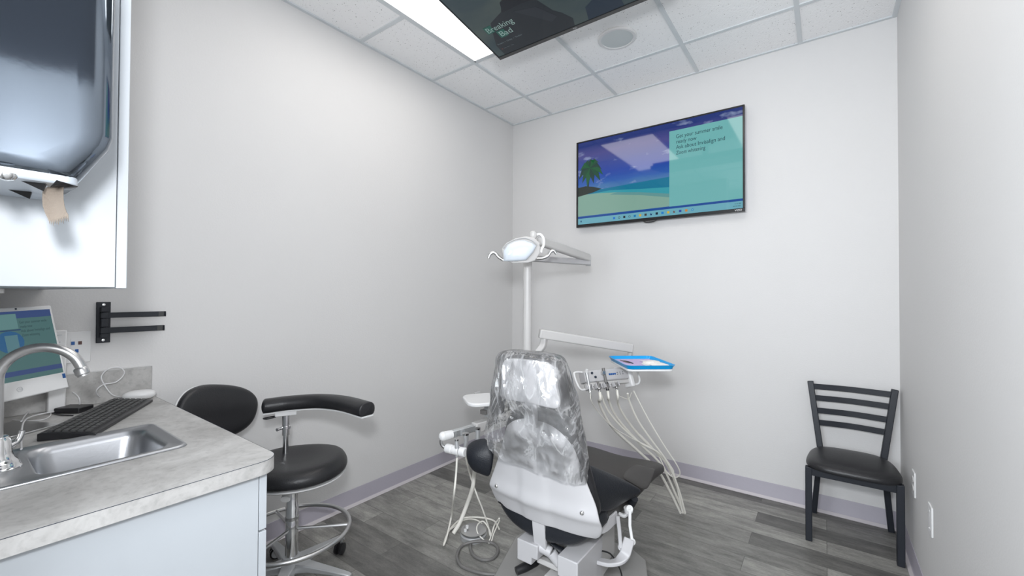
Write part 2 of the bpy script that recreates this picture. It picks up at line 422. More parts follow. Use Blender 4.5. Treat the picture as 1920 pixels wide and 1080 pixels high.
# rubber cove baseboards with a small toe
prof = [(0.0, 0.0), (0.022, 0.0), (0.0215, 0.003), (0.016, 0.008), (0.0090, 0.015), (0.0052, 0.021), (0.0042, 0.100), (0.0025, 0.1035), (0, 0.1035)]
b = NB(); prism(b, [(x, z) for x, z in prof], 1, -2.67, 0); struct('baseboard_left', b, M['rubber'])
b = NB(); prism(b, [(-y, z) for y, z in prof], 0, 0, W); struct('baseboard_back', b, M['rubber'])
b = NB(); prism(b, [(W-x, z) for x, z in prof], 1, YH, 0); struct('baseboard_right', b, M['rubber'])

M['lip'] = mat('lit_toe_strip', srgb(196, 191, 194), 0.45)  # paler strip over the baseboard toe, painting the light it catches
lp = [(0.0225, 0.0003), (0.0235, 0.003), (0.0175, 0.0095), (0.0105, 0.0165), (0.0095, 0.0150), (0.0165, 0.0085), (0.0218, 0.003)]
b = NB(); prism(b, lp, 1, -2.67, -0.01); struct('lit_toe_left', b, M['lip'])
b = NB(); prism(b, [(-y, z) for y, z in lp], 0, 0.01, W-0.01); struct('lit_toe_back', b, M['lip'])
b = NB(); prism(b, [(W-x, z) for x, z in lp], 1, YH, -0.01); struct('lit_toe_right', b, M['lip'])

# ------------------------------------------------------------------ ceiling lights and speaker
def ceiling_light(x0, label, y0=-Y1-3*S, y1=-Y1-S, group='flat ceiling light panels'):
    t = thing('ceiling_light', ((x0+x0+S)/2, (y0+y1)/2, H-0.01), label, 'ceiling light', group)
    b = NB(); f = 0.02
    box(b, x0+0.012, x0+f+0.008, y0+0.012, y1-0.012, H-0.008, H+0.003); box(b, x0+S-f-0.008, x0+S-0.012, y0+0.012, y1-0.012, H-0.008, H+0.003)
    box(b, x0+f, x0+S-f, y0+0.012, y0+f+0.008, H-0.008, H+0.003); box(b, x0+f, x0+S-f, y1-f-0.008, y1-0.012, H-0.008, H+0.003)
    build('frame', b, M['tbar'], t)
    b = NB(); box(b, x0+f+0.008, x0+S-f-0.008, y0+f+0.008, y1-f-0.008, H-0.006, H+0.002); build('diffuser', b, M['panel'], t)
ceiling_light(X1, 'lit white ceiling panel between the left wall and the ceiling television')
ceiling_light(X1+2*S, 'second lit ceiling panel, to the right of the ceiling television')
t = thing('ceiling_speaker', (1.34, -0.735, H), 'round white flush speaker in a ceiling tile', 'speaker')
b = NB(); lathe(b, [(0.118, 0.004), (0.118, -0.003), (0.112, -0.008), (0.098, -0.008), (0.096, -0.004), (0.096, 0.004)], (1.34, -0.735, H)); build('rim', b, M['white'], t)
b = NB(); lathe(b, [(0, -0.006), (0.07, -0.0055), (0.096, -0.004), (0.096, 0.002), (0, 0.002)], (1.34, -0.735, H)); build('grille', b, M['grille'], t)

# ------------------------------------------------------------------ wall television
XL, XR, ZB, ZT, YF = 0.705, 1.953, 1.878, 2.592, -0.062
t = thing('television', ((XL+XR)/2, 0, (ZB+ZT)/2), 'wall television showing a tropical beach slide, high on the back wall', 'television')
b = NB()
for (x0, x1, z0, z1) in ((XL, XR, ZT-0.011, ZT), (XL, XR, ZB, ZB+0.024), (XL, XL+0.016, ZB+0.024, ZT-0.011), (XR-0.012, XR, ZB+0.024, ZT-0.011)):
    box(b, x0, x1, YF, YF+0.03, z0, z1)
build('bezel', b, M['bezel'], t, bevel=0.0015)
b = NB(); box(b, XL+0.03, XR-0.03, YF+0.028, -0.022, ZB+0.03, ZT-0.03); box(b, 1.15, 1.5, -0.03, -0.001, 2.1, 2.38)
build('rear_housing', b, M['blackplastic'], t, bevel=0.004)
b = NB(); tube(b, [(1.27, YF+0.006, ZB+0.002), (1.29, YF+0.002, ZB-0.009), (1.32, YF, ZB-0.011), (1.35, YF+0.002, ZB-0.009), (1.37, YF+0.006, ZB+0.002)], 0.004); build('sensor', b, M['bezel'], t)
sx0, sx1, sz0, sz1 = XL+0.016, XR-0.012, ZB+0.024, ZT-0.011
def pic_mat():
    m = bpy.data.materials.new('beach_slide'); m.use_nodes = True; nt = m.node_tree; N = nt.nodes; L = nt.links; p = N['Principled BSDF']
    p.inputs['Base Color'].default_value = (0.004, 0.004, 0.005, 1); p.inputs['Roughness'].default_value = 0.05
    tc = N.new('ShaderNodeTexCoord'); sp = N.new('ShaderNodeSeparateXYZ'); L.new(tc.outputs['Generated'], sp.inputs[0])
    n = N.new('ShaderNodeTexNoise'); n.inputs['Scale'].default_value = 4; n.inputs['Detail'].default_value = 6
    mp = N.new('ShaderNodeMapping'); mp.inputs['Scale'].default_value = (1, 1, 2.6); L.new(tc.outputs['Generated'], mp.inputs[0]); L.new(mp.outputs[0], n.inputs['Vector'])
    ma = N.new('ShaderNodeMath'); ma.operation = 'MULTIPLY_ADD'; ma.inputs[1].default_value = 0.10; L.new(n.outputs[0], ma.inputs[0]); L.new(sp.outputs[2], ma.inputs[2])
    r = N.new('ShaderNodeValToRGB'); e = r.color_ramp.elements
    e[0].position = 0.0; e[0].color = srgb(35, 95, 160); e[1].position = 1.0; e[1].color = srgb(30, 50, 120)
    for pos, c in ((0.47, (70, 120, 175)), (0.53, (45, 95, 175)), (0.64, (35, 70, 165)), (0.78, (60, 75, 150)), (0.9, (75, 75, 140))):
        k = e.new(pos); k.color = srgb(*c)
    L.new(ma.outputs[0], r.inputs[0])
    # clouds
    r2 = N.new('ShaderNodeValToRGB'); r2.color_ramp.elements[0].position = 0.60; r2.color_ramp.elements[1].position = 0.74
    n3 = N.new('ShaderNodeTexNoise'); n3.inputs['Scale'].default_value = 5; n3.inputs['Detail'].default_value = 7; mp3 = N.new('ShaderNodeMapping'); mp3.inputs['Scale'].default_value = (1.2, 1, 1.6); mp3.inputs['Location'].default_value = (3.3, 0, 0.4)
    L.new(tc.outputs['Generated'], mp3.inputs[0]); L.new(mp3.outputs[0], n3.inputs['Vector']); L.new(n3.outputs[0], r2.inputs[0])
    mx = N.new('ShaderNodeMix'); mx.data_type = 'RGBA'; mx.inputs[7].default_value = srgb(170, 185, 215); L.new(r2.outputs[0], mx.inputs[0]); L.new(r.outputs[0], mx.inputs[6])
    L.new(mx.outputs[2], p.inputs['Emission Color']); p.inputs['Emission Strength'].default_value = 0.95
    return m
b = NB(); box(b, sx0, sx1, YF+0.004, YF+0.02, sz0, sz1); scr = build('screen', b, pic_mat(), t)
UX, UZ = (1, 0, 0), (0, 0, 1)
def tvflat(name, pts, col, off, e=0.85, rough=0.05):
    return flat(name, pts, (0, YF+0.004, 0), UX, UZ, screen_mat(name+'_pixels', srgb(*col), e, rough), scr, off)
PX = 1.464
tvflat('sea', [(sx0, 2.130), (1.06, 2.140), (1.25, 2.104), (PX, 2.055), (PX, 2.187), (0.95, 2.172), (sx0, 2.172)], (20, 125, 160), 0.0006)
tvflat('shallow_water', [(sx0, 2.100), (1.06, 2.118), (1.25, 2.088), (PX, 2.040), (PX, 2.110), (1.25, 2.128), (1.0, 2.152), (sx0, 2.14)], (60, 165, 180), 0.0009)
tvflat('sand', [(sx0, 1.969), (PX, 1.969), (PX, 2.062), (1.25, 2.102), (1.06, 2.128), (0.9, 2.142), (sx0, 2.150)], (140, 180, 165), 0.0012)
tvflat('wet_sand', [(1.0, 2.118), (1.25, 2.080), (PX, 2.035), (PX, 2.062), (1.25, 2.102), (1.06, 2.128)], (105, 160, 160), 0.0013)
tvflat('headland', [(sx0, 2.135), (0.86, 2.155), (0.93, 2.175), (0.86, 2.2), (0.79, 2.215), (sx0, 2.21)], (45, 55, 50), 0.0014)
for q in range(12):
    a = R(200+q*29); L_ = 0.13+0.05*random.random(); c0 = (0.83, 2.36)
    tip = (max(sx0+.004, c0[0]+math.cos(a)*L_*0.8), c0[1]+math.sin(a)*L_*0.65-0.05)
    mid = (c0[0]+math.cos(a)*L_*0.45, c0[1]+math.sin(a)*L_*0.42+0.01)
    w_ = 0.026
    tvflat('palm_frond', [c0, (mid[0]-w_*math.sin(a), mid[1]+w_*math.cos(a)), tip, (mid[0]+w_*math.sin(a), mid[1]-w_*math.cos(a))], (40, 70+(q % 3)*14, 62), 0.0015+0.00003*q)
tvflat('palm_trunk', [(0.800, 2.16), (0.812, 2.16), (0.836, 2.37), (0.824, 2.37)], (40, 45, 50), 0.0013)
tvflat('slide_panel', [(PX, 1.966), (sx1, 1.966), (sx1, 2.518), (PX, 2.518)], (120, 192, 192), 0.0016)
tvflat('panel_lower_band', [(sx0, 1.950), (sx1, 1.950), (sx1, 1.966), (sx0, 1.966)], (30, 80, 160), 0.0017)
tvflat('taskbar', [(sx0, sz0), (sx1, sz0), (sx1, 1.950), (sx0, 1.950)], (115, 182, 200), 0.0018)
inkm = screen_mat('screen_ink', srgb(35, 60, 75), 0.9)
for s_, z_ in (('Get your summer smile', 2.458), ('ready now', 2.419), ('Ask about Invisalign and', 2.379), ('Zoom whitening', 2.339)):
    text(s_, 0.0395, (1.512, YF+0.0015, z_), UX, UZ, inkm, scr, width={'G': .306, 'r': .137, 'A': .322, 'Z': .197}[s_[0]])
cols = [(30, 120, 215), (60, 75, 90), (35, 45, 55), (70, 90, 110), (25, 130, 190), (225, 185, 70), (70, 60, 50), (25, 60, 110), (25, 40, 60), (30, 130, 215), (225, 190, 60), (120, 80, 70), (60, 80, 170), (215, 140, 60), (40, 130, 200)]
for i, c in enumerate(cols):
    x = 1.038+i*(1.624-1.038)/14; z = 1.926; hs = 0.0085
    if i in (1, 3, 14): pts = [(x+hs*math.cos(R(a)), z+hs*math.sin(R(a))) for a in range(0, 360, 30)]
    elif i in (7, 11): pts = [(x-hs, z), (x-hs*.3, z+hs), (x+hs*.3, z), (x+hs, z+hs), (x+hs*.5, z-hs), (x-hs*.5, z-hs)]
    else: pts = [(x-hs, z-hs), (x+hs, z-hs), (x+hs, z+hs), (x-hs, z+hs)]
    tvflat('icon', pts, c, 0.0021)
    if i in (1, 3, 14): tvflat('icon', [(x+hs*.55*math.cos(R(a)), z+hs*.55*math.sin(R(a))) for a in range(0, 360, 30)], (130, 200, 215), 0.0023)
tvflat('icon', [(0.742, 1.920), (0.756, 1.920), (0.756, 1.934), (0.742, 1.934)], (60, 110, 140), 0.0021)
for u0, w0, z0_ in ((1.893, .004, 1.931), (1.899, .002, 1.931), (1.904, .004, 1.931), (1.910, .004, 1.931), (1.918, .012, 1.931), (1.882, .012, 1.915), (1.897, .010, 1.915), (1.910, .018, 1.915)):
    tvflat('clock_mark', [(u0, z0_), (u0+w0, z0_), (u0+w0, z0_+0.007), (u0, z0_+0.007)], (88, 145, 155), 0.0021)
text('VIZIO', 0.017, (1.893, YF-0.0006, ZB+0.006), UX, UZ, M['white'], t)

# ------------------------------------------------------------------ television under the ceiling
o0 = Vector((0.899, -1.352, 2.650)); ang = R(8.39)
U = Vector((1, 0, 0)); V = Vector((0, -math.cos(ang), math.sin(ang))); Nn = U.cross(V)      # Nn points down at the viewer
if Nn.z > 0: Nn = -Nn
TW, TH = 0.965, 0.56
t = thing('television', o0+U*TW/2+V*TH/2-Nn*0.05, 'black flat television hung face down below the ceiling tiles', 'television')
def T3(u, v, n): return o0+U*u+V*v+Nn*n
TM = Matrix((U, V, Nn)).transposed().to_4x4(); TM.translation = o0
b = NB()
for (u0, u1, v0, v1) in ((0, TW, 0, 0.022), (0, TW, TH-0.008, TH), (0, 0.007, 0.022, TH-0.008), (TW-0.007, TW, 0.022, TH-0.008)): box(b, u0, u1, v0, v1, -0.03, 0, TM)
build('bezel', b, M['bezel'], t)
b = NB(); box(b, 0, TW, -0.0005, 0.0185, -0.028, 0.0005, TM); build('chin', b, mat('chin_grey', (0.055, 0.055, 0.055, 1), 0.4), t)
b = NB(); box(b, 0.02, TW-0.02, 0.02, TH-0.02, -0.055, -0.028, TM); build('rear_housing', b, M['blackplastic'], t)
b = NB(); cyl(b, T3(TW/2, TH/2, -0.05), Vector((T3(TW/2, TH/2, 0).x, T3(TW/2, TH/2, 0).y, H-0.004)), 0.03); lathe(b, [(0, 0), (0.1, 0), (0.1, 0.008), (0.03, 0.014), (0, 0.014)], (T3(TW/2, TH/2, 0).x, T3(TW/2, TH/2, 0).y, H-0.018)); build('ceiling_mount', b, M['blackplastic'], t)
def ctv_mat():
    m = bpy.data.materials.new('title_screen'); m.use_nodes = True; nt = m.node_tree; N = nt.nodes; L = nt.links; p = N['Principled BSDF']
    p.inputs['Base Color'].default_value = (0.004, 0.004, 0.005, 1); p.inputs['Roughness'].default_value = 0.12
    tc = N.new('ShaderNodeTexCoord'); n = N.new('ShaderNodeTexNoise'); n.inputs['Scale'].default_value = 2.5; n.inputs['Detail'].default_value = 5; L.new(tc.outputs['Generated'], n.inputs['Vector'])
    r = N.new('ShaderNodeValToRGB'); e = r.color_ramp.elements; e[0].position = 0.35; e[0].color = srgb(62, 82, 90); e[1].position = 0.7; e[1].color = srgb(88, 102, 100)
    L.new(n.outputs[0], r.inputs[0]); L.new(r.outputs[0], p.inputs['Emission Color']); p.inputs['Emission Strength'].default_value = 0.5
    return m
b = NB(); box(b, 0.007, TW-0.007, 0.022, TH-0.008, -0.01, -0.002, TM); cs = build('screen', b, ctv_mat(), t)
def cflat(name, pts, col, off, e=0.5):
    # text and picture read the right way round from below: normal = U x (-V) handled by explicit points
    b = NB(); vs = [b.verts.new(T3(p[0], p[1], -0.002+off)) for p in pts]; b.faces.new(vs)
    me = bpy.data.meshes.new(name); b.to_mesh(me); b.free(); return link(name, me, screen_mat(name+'_pixels', srgb(*col), e, 0.12), cs)
cflat('picture_jacket', [(0.05, 0.023), (0.05, 0.10), (0.095, 0.19), (0.125, 0.244), (0.175, 0.262), (0.215, 0.275), (0.25, 0.32), (0.33, 0.34), (0.39, 0.30), (0.41, 0.24), (0.44, 0.16), (0.47, 0.125), (0.50, 0.07), (0.485, 0.023)], (48, 55, 62), 0.0005)
cflat('picture_collar', [(0.22, 0.27), (0.245, 0.325), (0.33, 0.35), (0.39, 0.31), (0.40, 0.26), (0.33, 0.27)], (36, 42, 50), 0.0008)
cflat('picture_neck', [(0.26, 0.325), (0.27, 0.40), (0.38, 0.40), (0.385, 0.31), (0.33, 0.34)], (52, 50, 48), 0.0007)
cflat('picture_sleeve', [(0.56, 0.023), (0.58, 0.10), (0.66, 0.14), (0.74, 0.09), (0.74, 0.023)], (45, 62, 80), 0.0006)
cflat('picture_lapel', [(0.27, 0.25), (0.38, 0.22), (0.44, 0.12), (0.40, 0.10), (0.34, 0.17)], (58, 64, 72), 0.0009)
gm = (45, 112, 100)
cflat('title_square', [(0.066, 0.187), (0.112, 0.187), (0.112, 0.235), (0.066, 0.235)], gm, 0.0012)
cflat('title_square', [(0.112, 0.135), (0.160, 0.135), (0.160, 0.185), (0.112, 0.185)], gm, 0.0012)
tm_ = screen_mat('title_pixels', srgb(170, 200, 195), 0.55)
def ctext(s, size, u, v, width=None, m_=tm_, bold=0.0):
    text(s, size, T3(u, v, -0.0002), U, V, m_, cs, 'lettering', width=width, bold=bold)
ctext('Breaking', 0.05, 0.070, 0.193, 0.163); ctext('Bad', 0.05, 0.118, 0.143, 0.073)
dm = screen_mat('small_title_pixels', srgb(120, 135, 140), 0.6)
ctext('Violent  •  Gritty  •  Thriller', 0.016, 0.062, 0.100, 0.16, dm)
for u0 in (0.076, 0.098, 0.126): cflat('small_line', [(u0, 0.063), (u0+0.018, 0.063), (u0+0.018, 0.070), (u0, 0.070)], (82, 92, 98), 0.0012)
cflat('small_badge', [(0.062, 0.062), (0.070, 0.062), (0.070, 0.071), (0.062, 0.071)], (105, 70, 70), 0.0012)
text('TCL', 0.012, T3(0.468, 0.005, 0.0008), U, V, M['white'], t)

# ------------------------------------------------------------------ wall outlets
def plate(name, c, n, up, w_, h_, label, cat, kind='blank'):
    """c centre on the wall, n outward normal"""
    c = Vector(c); n = Vector(n); up = Vector(up); s = up.cross(n); T = Matrix((s, up, n)).transposed().to_4x4(); T.translation = c
    t = thing(name, c, label, cat)
    b = NB(); prism(b, rrect(-w_/2, w_/2, -h_/2, h_/2, 0.005), 2, 0.0, 0.006, T); build('faceplate', b, M['brightwhite'], t, bevel=0.002)
    def P(m_, nm, x0, x1, y0, y1, z0=0.005, z1=0.009):
        b = NB(); box(b, x0, x1, y0, y1, z0, z1, T); build(nm, b, m_, t)
    if kind == 'duplex':
        for yy in (-0.02, 0.02):
            b = NB(); prism(b, [(0.016*math.cos(R(a)), yy+max(-0.0125, min(0.0125, 0.016*math.sin(R(a))))) for a in range(0, 360, 15)], 2, 0.005, 0.0085, T); build('receptacle', b, M['offwhite'], t)
            P(M['ink'], 'slot', -0.008, -0.006, yy-0.002, yy+0.006, 0.008, 0.0088); P(M['ink'], 'slot', 0.005, 0.007, yy-0.002, yy+0.006, 0.008, 0.0088)
    if kind == 'blank':
        P(M['white'], 'insert', -0.012, 0.012, -0.04, 0.04, 0.005, 0.0066)
        for yy in (-0.034, 0.034):
            b = NB(); lathe(b, [(0, 0.0095), (0.0035, 0.009), (0.0035, 0.005), (0, 0.005)], T @ Vector((0, yy, 0)), n, 12); build('screw', b, M['chrome'], t)
    if kind == 'data':
        P(M['brightwhite'], 'insert', -0.017, 0.017, -0.034, 0.034, 0.005, 0.0075)
        for (x, y, m_) in ((-0.011, 0.017, 'blue'), (0.009, 0.017, 'brown'), (0.0, -0.014, 'blue')):
            P(M[m_], 'socket', x-0.005, x+0.005, y-0.0065, y+0.0065, 0.007, 0.009)
    return t
plate('wall_outlet', (W, -0.466, 0.431), (-1, 0, 0), (0, 0, 1), 0.074, 0.118, 'white duplex outlet on the right wall, nearer the chair', 'outlet', 'duplex')
plate('wall_plate', (W, -0.863, 0.427), (-1, 0, 0), (0, 0, 1), 0.074, 0.118, 'white low plate with two screws, nearest to the right edge', 'wall plate', 'blank')
plate('data_outlet', (0, -2.902, 1.106), (1, 0, 0), (0, 0, 1), 0.080, 0.122, 'square white data plate with blue sockets above the grey backsplash', 'outlet', 'data')
plate('wall_outlet', (0, -0.50, 0.435), (1, 0, 0), (0, 0, 1), 0.075, 0.115, 'small white wall plate peeking above the round white shelf', 'outlet', 'duplex')

# ------------------------------------------------------------------ black folding bracket on the left wall
t = thing('wall_bracket', (0, -2.826, 1.2), 'black metal wall bracket with two flat swing arms', 'bracket')
b = NB(); box(b, 0, 0.008, -2.848, -2.805, 1.117, 1.283); build('back_plate', b, M['blackwood'], t, bevel=0.002)
for zz in (1.272, 1.128):
    b = NB(); lathe(b, [(0, 0.0025), (0.005, 0.0015), (0.006, 0), (0, 0)], (0.008, -2.8265, zz), (1, 0, 0), 12); build('screw', b, M['chrome'], t)
b = NB(); cyl(b, (0.02, -2.8265, 1.138), (0.02, -2.8265, 1.262), 0.008)
for z0, z1 in ((1.243, 1.262), (1.182, 1.216), (1.138, 1.154)): box(b, 0.004, 0.03, -2.838, -2.815, z0, z1)
build('hinge', b, M['blackwood'], t, bevel=0.002)
for z0, z1, ye in ((1.218, 1.240, -2.628), (1.156, 1.179, -2.632)):
    b = NB(); box(b, 0.017, 0.022, -2.832, ye, z0, z1); box(b, 0.017, 0.030, ye-0.004, ye, z0, z1); box(b, 0.012, 0.029, -2.838, -2.815, z0, z1); ar = build('swing_arm', b, M['blackwood'], t, bevel=0.001)
    b = NB(); box(b, 0.0215, 0.0228, ye-0.024, ye-0.006, z0+0.001, z1-0.001); build('pad', b, M['keys'], ar)

# ------------------------------------------------------------------ base cabinet, worktop, splash, sink, faucet
CT, CF, CE = 0.874, -2.665, 1.168     # top height, front (y), end (x)
t = thing('base_cabinet', (0.56, -2.98, 0), 'white laminate base cabinet with a plain end panel under the sink', 'cabinet')
b = NB()
for q in ((0.003, 0.021, YN+0.003, -2.712, 0.0, 0.836), (0.021, 1.122, YN+0.003, YN+0.012, 0.0, 0.836), (0.021, 1.122, YN+0.012, -2.712, 0.08, 0.098), (0.021, 1.122, -2.74, -2.713, 0.80, 0.836), (0.60, 0.618, YN+0.012, -2.74, 0.098, 0.70), (0.021, 1.122, -2.77, -2.755, 0.0, 0.08)): box(b, *q)
build('body', b, M['cabinet'], t)
b = NB(); box(b, 1.122, 1.140, YN+0.003, -2.711, 0.0, 0.836); build('end_panel', b, M['cabinet'], t, bevel=0.001)
for x0, x1 in ((0.62, 1.140), (0.09, 0.614)):
    b = NB(); box(b, x0, x1, -2.709, -2.690, 0.68, 0.832); build('drawer', b, M['cabinet'], t, bevel=0.001)
    b = NB(); box(b, x0, x1, -2.709, -2.690, 0.08, 0.674); build('door', b, M['cabinet'], t, bevel=0.001)
rc = 0.055
out = [(0.003, YN+0.003), (CE, YN+0.003)]
for i in range(9):
    a = R(90*i/8); out.append((CE-rc+rc*math.cos(a), CF-rc+rc*math.sin(a)))
out += [(0.003, CF)]
# worktop slab with the sink cut out: outer outline bridged to the hole
SX0, SX1, SY0, SY1 = 0.533, 0.873, -3.285, -2.79
def ring_slab(b, outer, hole, z0, z1):
    for z in (z0, z1):
        A = [b.verts.new((p[0], p[1], z)) for p in outer]; B = [b.verts.new((p[0], p[1], z)) for p in hole]
        ea = [b.edges.new((A[i], A[(i+1) % len(A)])) for i in range(len(A))]; eb = [b.edges.new((B[i], B[(i+1) % len(B)])) for i in range(len(B))]
        bmesh.ops.triangle_fill(b, use_beauty=True, edges=ea+eb)
        if z == z0: A0, B0 = A, B
        else:
            for P0, P1 in ((A0, A), (B0, B)):
                n = len(P0)
                for i in range(n): b.faces.new((P0[i], P0[(i+1) % n], P1[(i+1) % n], P1[i]))
b = NB(); ring_slab(b, out, rrect(SX0+0.015, SX1-0.015, SY0+0.015, SY1-0.015, 0.03), 0.837, CT)
wt = build('worktop', b, M['counter'], bevel=0.0008, angle=60)
tag(wt, 'grey stone-look laminate worktop with a rounded front corner', 'countertop')
b = NB(); tube(b, [(x, y, CT-0.0005) for x, y in out[1:]], 0.0007, n=6, smooth=False); build('edge_seam', b, M['ink'], wt)
b = NB(); box(b, 0.001, 0.019, YN+0.003, -2.672, CT+0.0005, 1.004); o = build('backsplash', b, M['counter'], bevel=0.001); tag(o, 'grey laminate backsplash against the left wall behind the keyboard', 'backsplash')
b = NB(); tube(b, [(0.0195, YN+0.01, 1.0045), (0.0195, -2.6715, 1.0045), (0.0195, -2.6715, CT+0.002)], 0.0012, n=6, smooth=False); build('sealant', b, M['white'], o)
# sink
t = thing('sink', (0.70, -3.04, 0.75), 'rectangular stainless steel bar sink sunk in the grey worktop', 'sink')
def loop(z, x0, x1, y0, y1, r, n=6): return [(p[0], p[1], z) for p in rrect(x0, x1, y0, y1, r, n)]
bx0, bx1, by0, by1 = 0.563, 0.843, -3.082, -2.825
b = NB()
rows = [loop(CT+0.0005, SX0-0.002, SX1+0.002, SY0-0.002, SY1+0.002, 0.028), loop(CT+0.006, SX0+0.002, SX1-0.002, SY0+0.002, SY1-0.002, 0.026),
        loop(CT+0.0062, SX0+0.007, SX1-0.007, SY0+0.007, SY1-0.007, 0.024), loop(CT+0.003, SX0+0.012, SX1-0.012, SY0+0.012, SY1-0.012, 0.02),
        loop(CT+0.003, bx0-0.006, bx1+0.006, by0-0.006, by1+0.006, 0.05), loop(CT-0.001, bx0, bx1, by0, by1, 0.05),
        loop(CT-0.02, bx0+0.006, bx1-0.006, by0+0.006, by1-0.006, 0.05), loop(CT-0.09, bx0+0.012, bx1-0.012, by0+0.012, by1-0.012, 0.055),
        loop(CT-0.125, bx0+0.022, bx1-0.022, by0+0.022, by1-0.022, 0.06), loop(CT-0.140, bx0+0.055, bx1-0.055, by0+0.055, by1-0.055, 0.06),
        loop(CT-0.144, bx0+0.10, bx1-0.10, by0+0.10, by1-0.10, 0.03)]
V_ = grid(b, rows, True); b.faces.new(V_[-1])
build('basin', b, M['sink'], t, solid=0.0012, angle=70)
b = NB(); lathe(b, [(0.026, 0.001), (0.030, 0.004), (0.030, 0.0015), (0.0, -0.003)], (0.703, -2.961, CT-0.1435)); build('drain', b, M['chrome'], t)
# faucet: base on the sink deck behind the basin
fc = Vector((0.718, -3.142, CT+0.0035))
t = thing('faucet', fc, 'tall chrome gooseneck faucet on the steel sink', 'faucet')
b = NB(); lathe(b, [(0.045, 0), (0.045, 0.008), (0.041, 0.012), (0.040, 0.018), (0.036, 0.024), (0.031, 0.030), (0.027, 0.045), (0.0255, 0.075), (0.020, 0.085), (0, 0.086)], fc); build('base', b, M['chrome'], t)
dv = Vector((0.36, 0.933, 0)).normalized()
top = fc+Vector((0, 0, 0.226)); rr = 0.076
pts = [fc+Vector((0, 0, 0.07)), fc+Vector((0, 0, 0.14)), top]
for i in range(1, 9):
    a = R(180-i*20.5); pts.append(top+dv*(rr+rr*math.cos(a))+Vector((0, 0, rr*math.sin(a)*1.0)))
pts.append(pts[-1]+Vector((0, 0, -0.012))+dv*0.002)
b = NB(); tube(b, pts, 0.0118, n=20, k=6); build('spout', b, M['satin'], t)
e = pts[-1]; b = NB(); lathe(b, [(0.0125, 0.010), (0.0150, 0.006), (0.0150, -0.008), (0.0125, -0.010), (0.0125, -0.014), (0.009, -0.014), (0, -0.010)], e, (-0.12, -0.3, 1)); build('aerator', b, M['satin'], t)
b = NB(); hd = Vector((-0.25, 0.97, 0)); tube(b, [fc+Vector((0, 0, 0.055))+hd*0.02, fc+Vector((0, 0, 0.066))+hd*0.038, fc+Vector((0, 0, 0.088))+hd*0.045], [0.010, 0.007, 0.0065], n=12); build('lever', b, M['chrome'], t)

# ------------------------------------------------------------------ computer, box, keyboard, mouse, cables
cr = [at(96, 572, 1.0), None]
mx = 0.27
MR_top = onp(96, 572, 0, mx); MR_bot = onp(122, 722, 0, mx)
# the screen plane stands almost across the view: right edge at (mx, y) and it runs towards the camera side
ur = Vector((-0.80, 0.60, 0)).normalized(); 
c_ang = R(9)
nrm = Vector((0.60, 0.80, 0))          # faces the room
# screen axis from its lower right corner
lowR = Vector((0.262, -2.955, 0.985)); wdt, hgt = 0.52, 0.335
sideL = Vector((0.62, -0.785, 0)).normalized()       # towards the left edge of the screen
upS = Vector((-0.10, -0.16, 0.98)); upS = (upS-sideL*upS.dot(sideL)).normalized()
TR = onp(96, 572, 0, 0.235)
sideL = (onp(0, 577, 0, 0.235)-TR)
# derive the frame from four sight lines at plausible depth
pTR = at(96, 572, 1.50); pBR = at(123, 728, 1.49); pTL = at(-170, 587, 1.17)
sx = (pTL-pTR); wS = sx.length; sx.normalize(); sy = (pBR-pTR); sy -= sx*sy.dot(sx); hS = sy.length; sy.normalize()
nS = sx.cross(sy); nS = nS if nS.dot(CAM-pTR) > 0 else -nS
TS = Matrix((sx, sy, nS)).transposed().to_4x4(); TS.translation = pTR
t = thing('desktop_computer', (pTR.x+sx.x*wS/2, pTR.y+sx.y*wS/2, CT), 'white all-in-one desktop computer on the worktop beside the left wall', 'computer')
hB = hS
b = NB(); box(b, 0, wS, 0, hB, -0.028, 0, TS); build('housing', b, M['brightwhite'], t, bevel=0.004)
sc0, sc1, sv0, sv1 = 0.008, wS-0.008, 0.014, hB-0.057
b = NB(); box(b, sc0, sc1, sv0, sv1, -0.004, 0.0006, TS); ms = build('screen', b, screen_mat('monitor_teal', srgb(82, 118, 118), 0.75, 0.25), t)
def mflat(name, pts, col, off, e=0.75):
    b = NB(); vs = [b.verts.new(TS @ Vector((p[0], p[1], 0.0006+off))) for p in pts]; b.faces.new(vs)
    me = bpy.data.meshes.new(name); b.to_mesh(me); b.free(); return link(name, me, screen_mat(name+'_pixels', srgb(*col), e, 0.25), ms)
def mrect(name, u0, u1, v0, v1, col, off): return mflat(name, [(u0, v0), (u1, v0), (u1, v1), (u0, v1)], col, off)
vh = sv1-sv0
mrect('window_title_bar', sc0, 0.105, sv0, sv0+0.024, (60, 80, 130), 0.0003)
mrect('window_title_bar', 0.105, sc1, sv0, sv0+0.008, (60, 80, 130), 0.0003)
mrect('window', 0.105, 0.185, sv0+0.009, sv0+0.058, (105, 145, 145), 0.0004)
mrect('window_title_bar', 0.10, 0.165, sv0+0.060, sv0+0.064, (50, 75, 110), 0.0005)
mflat('picture', [(0.105+0.028+0.036*math.cos(R(a)), sv0+0.1+0.036*math.sin(R(a))) for a in range(0, 360, 20)], (50, 100, 145), 0.0005)
mrect('window', 0.112, 0.145, sv0+0.078, sv0+0.145, (95, 135, 145), 0.0007)
mrect('taskbar', sc0, 0.17, sv1-0.032, sv1-0.016, (60, 80, 130), 0.0004)
dk = screen_mat('monitor_ink', srgb(60, 85, 90), 0.6, 0.25)
for i, s_ in enumerate(('Get your summer smile', 'ready now', 'Ask about Invisalign and', 'Zoom whitening')):
    text(s_, 0.0125, TS @ Vector((0.100, sv0+0.042+i*0.0145, 0.0014)), -sx, -sy, dk, ms, width=(0.075, 0.032, 0.080, 0.048)[i])
b = NB(); box(b, 0.098, 0.103, 0.004, 0.009, -0.001, 0.0008, TS); build('webcam', b, M['ink'], t)
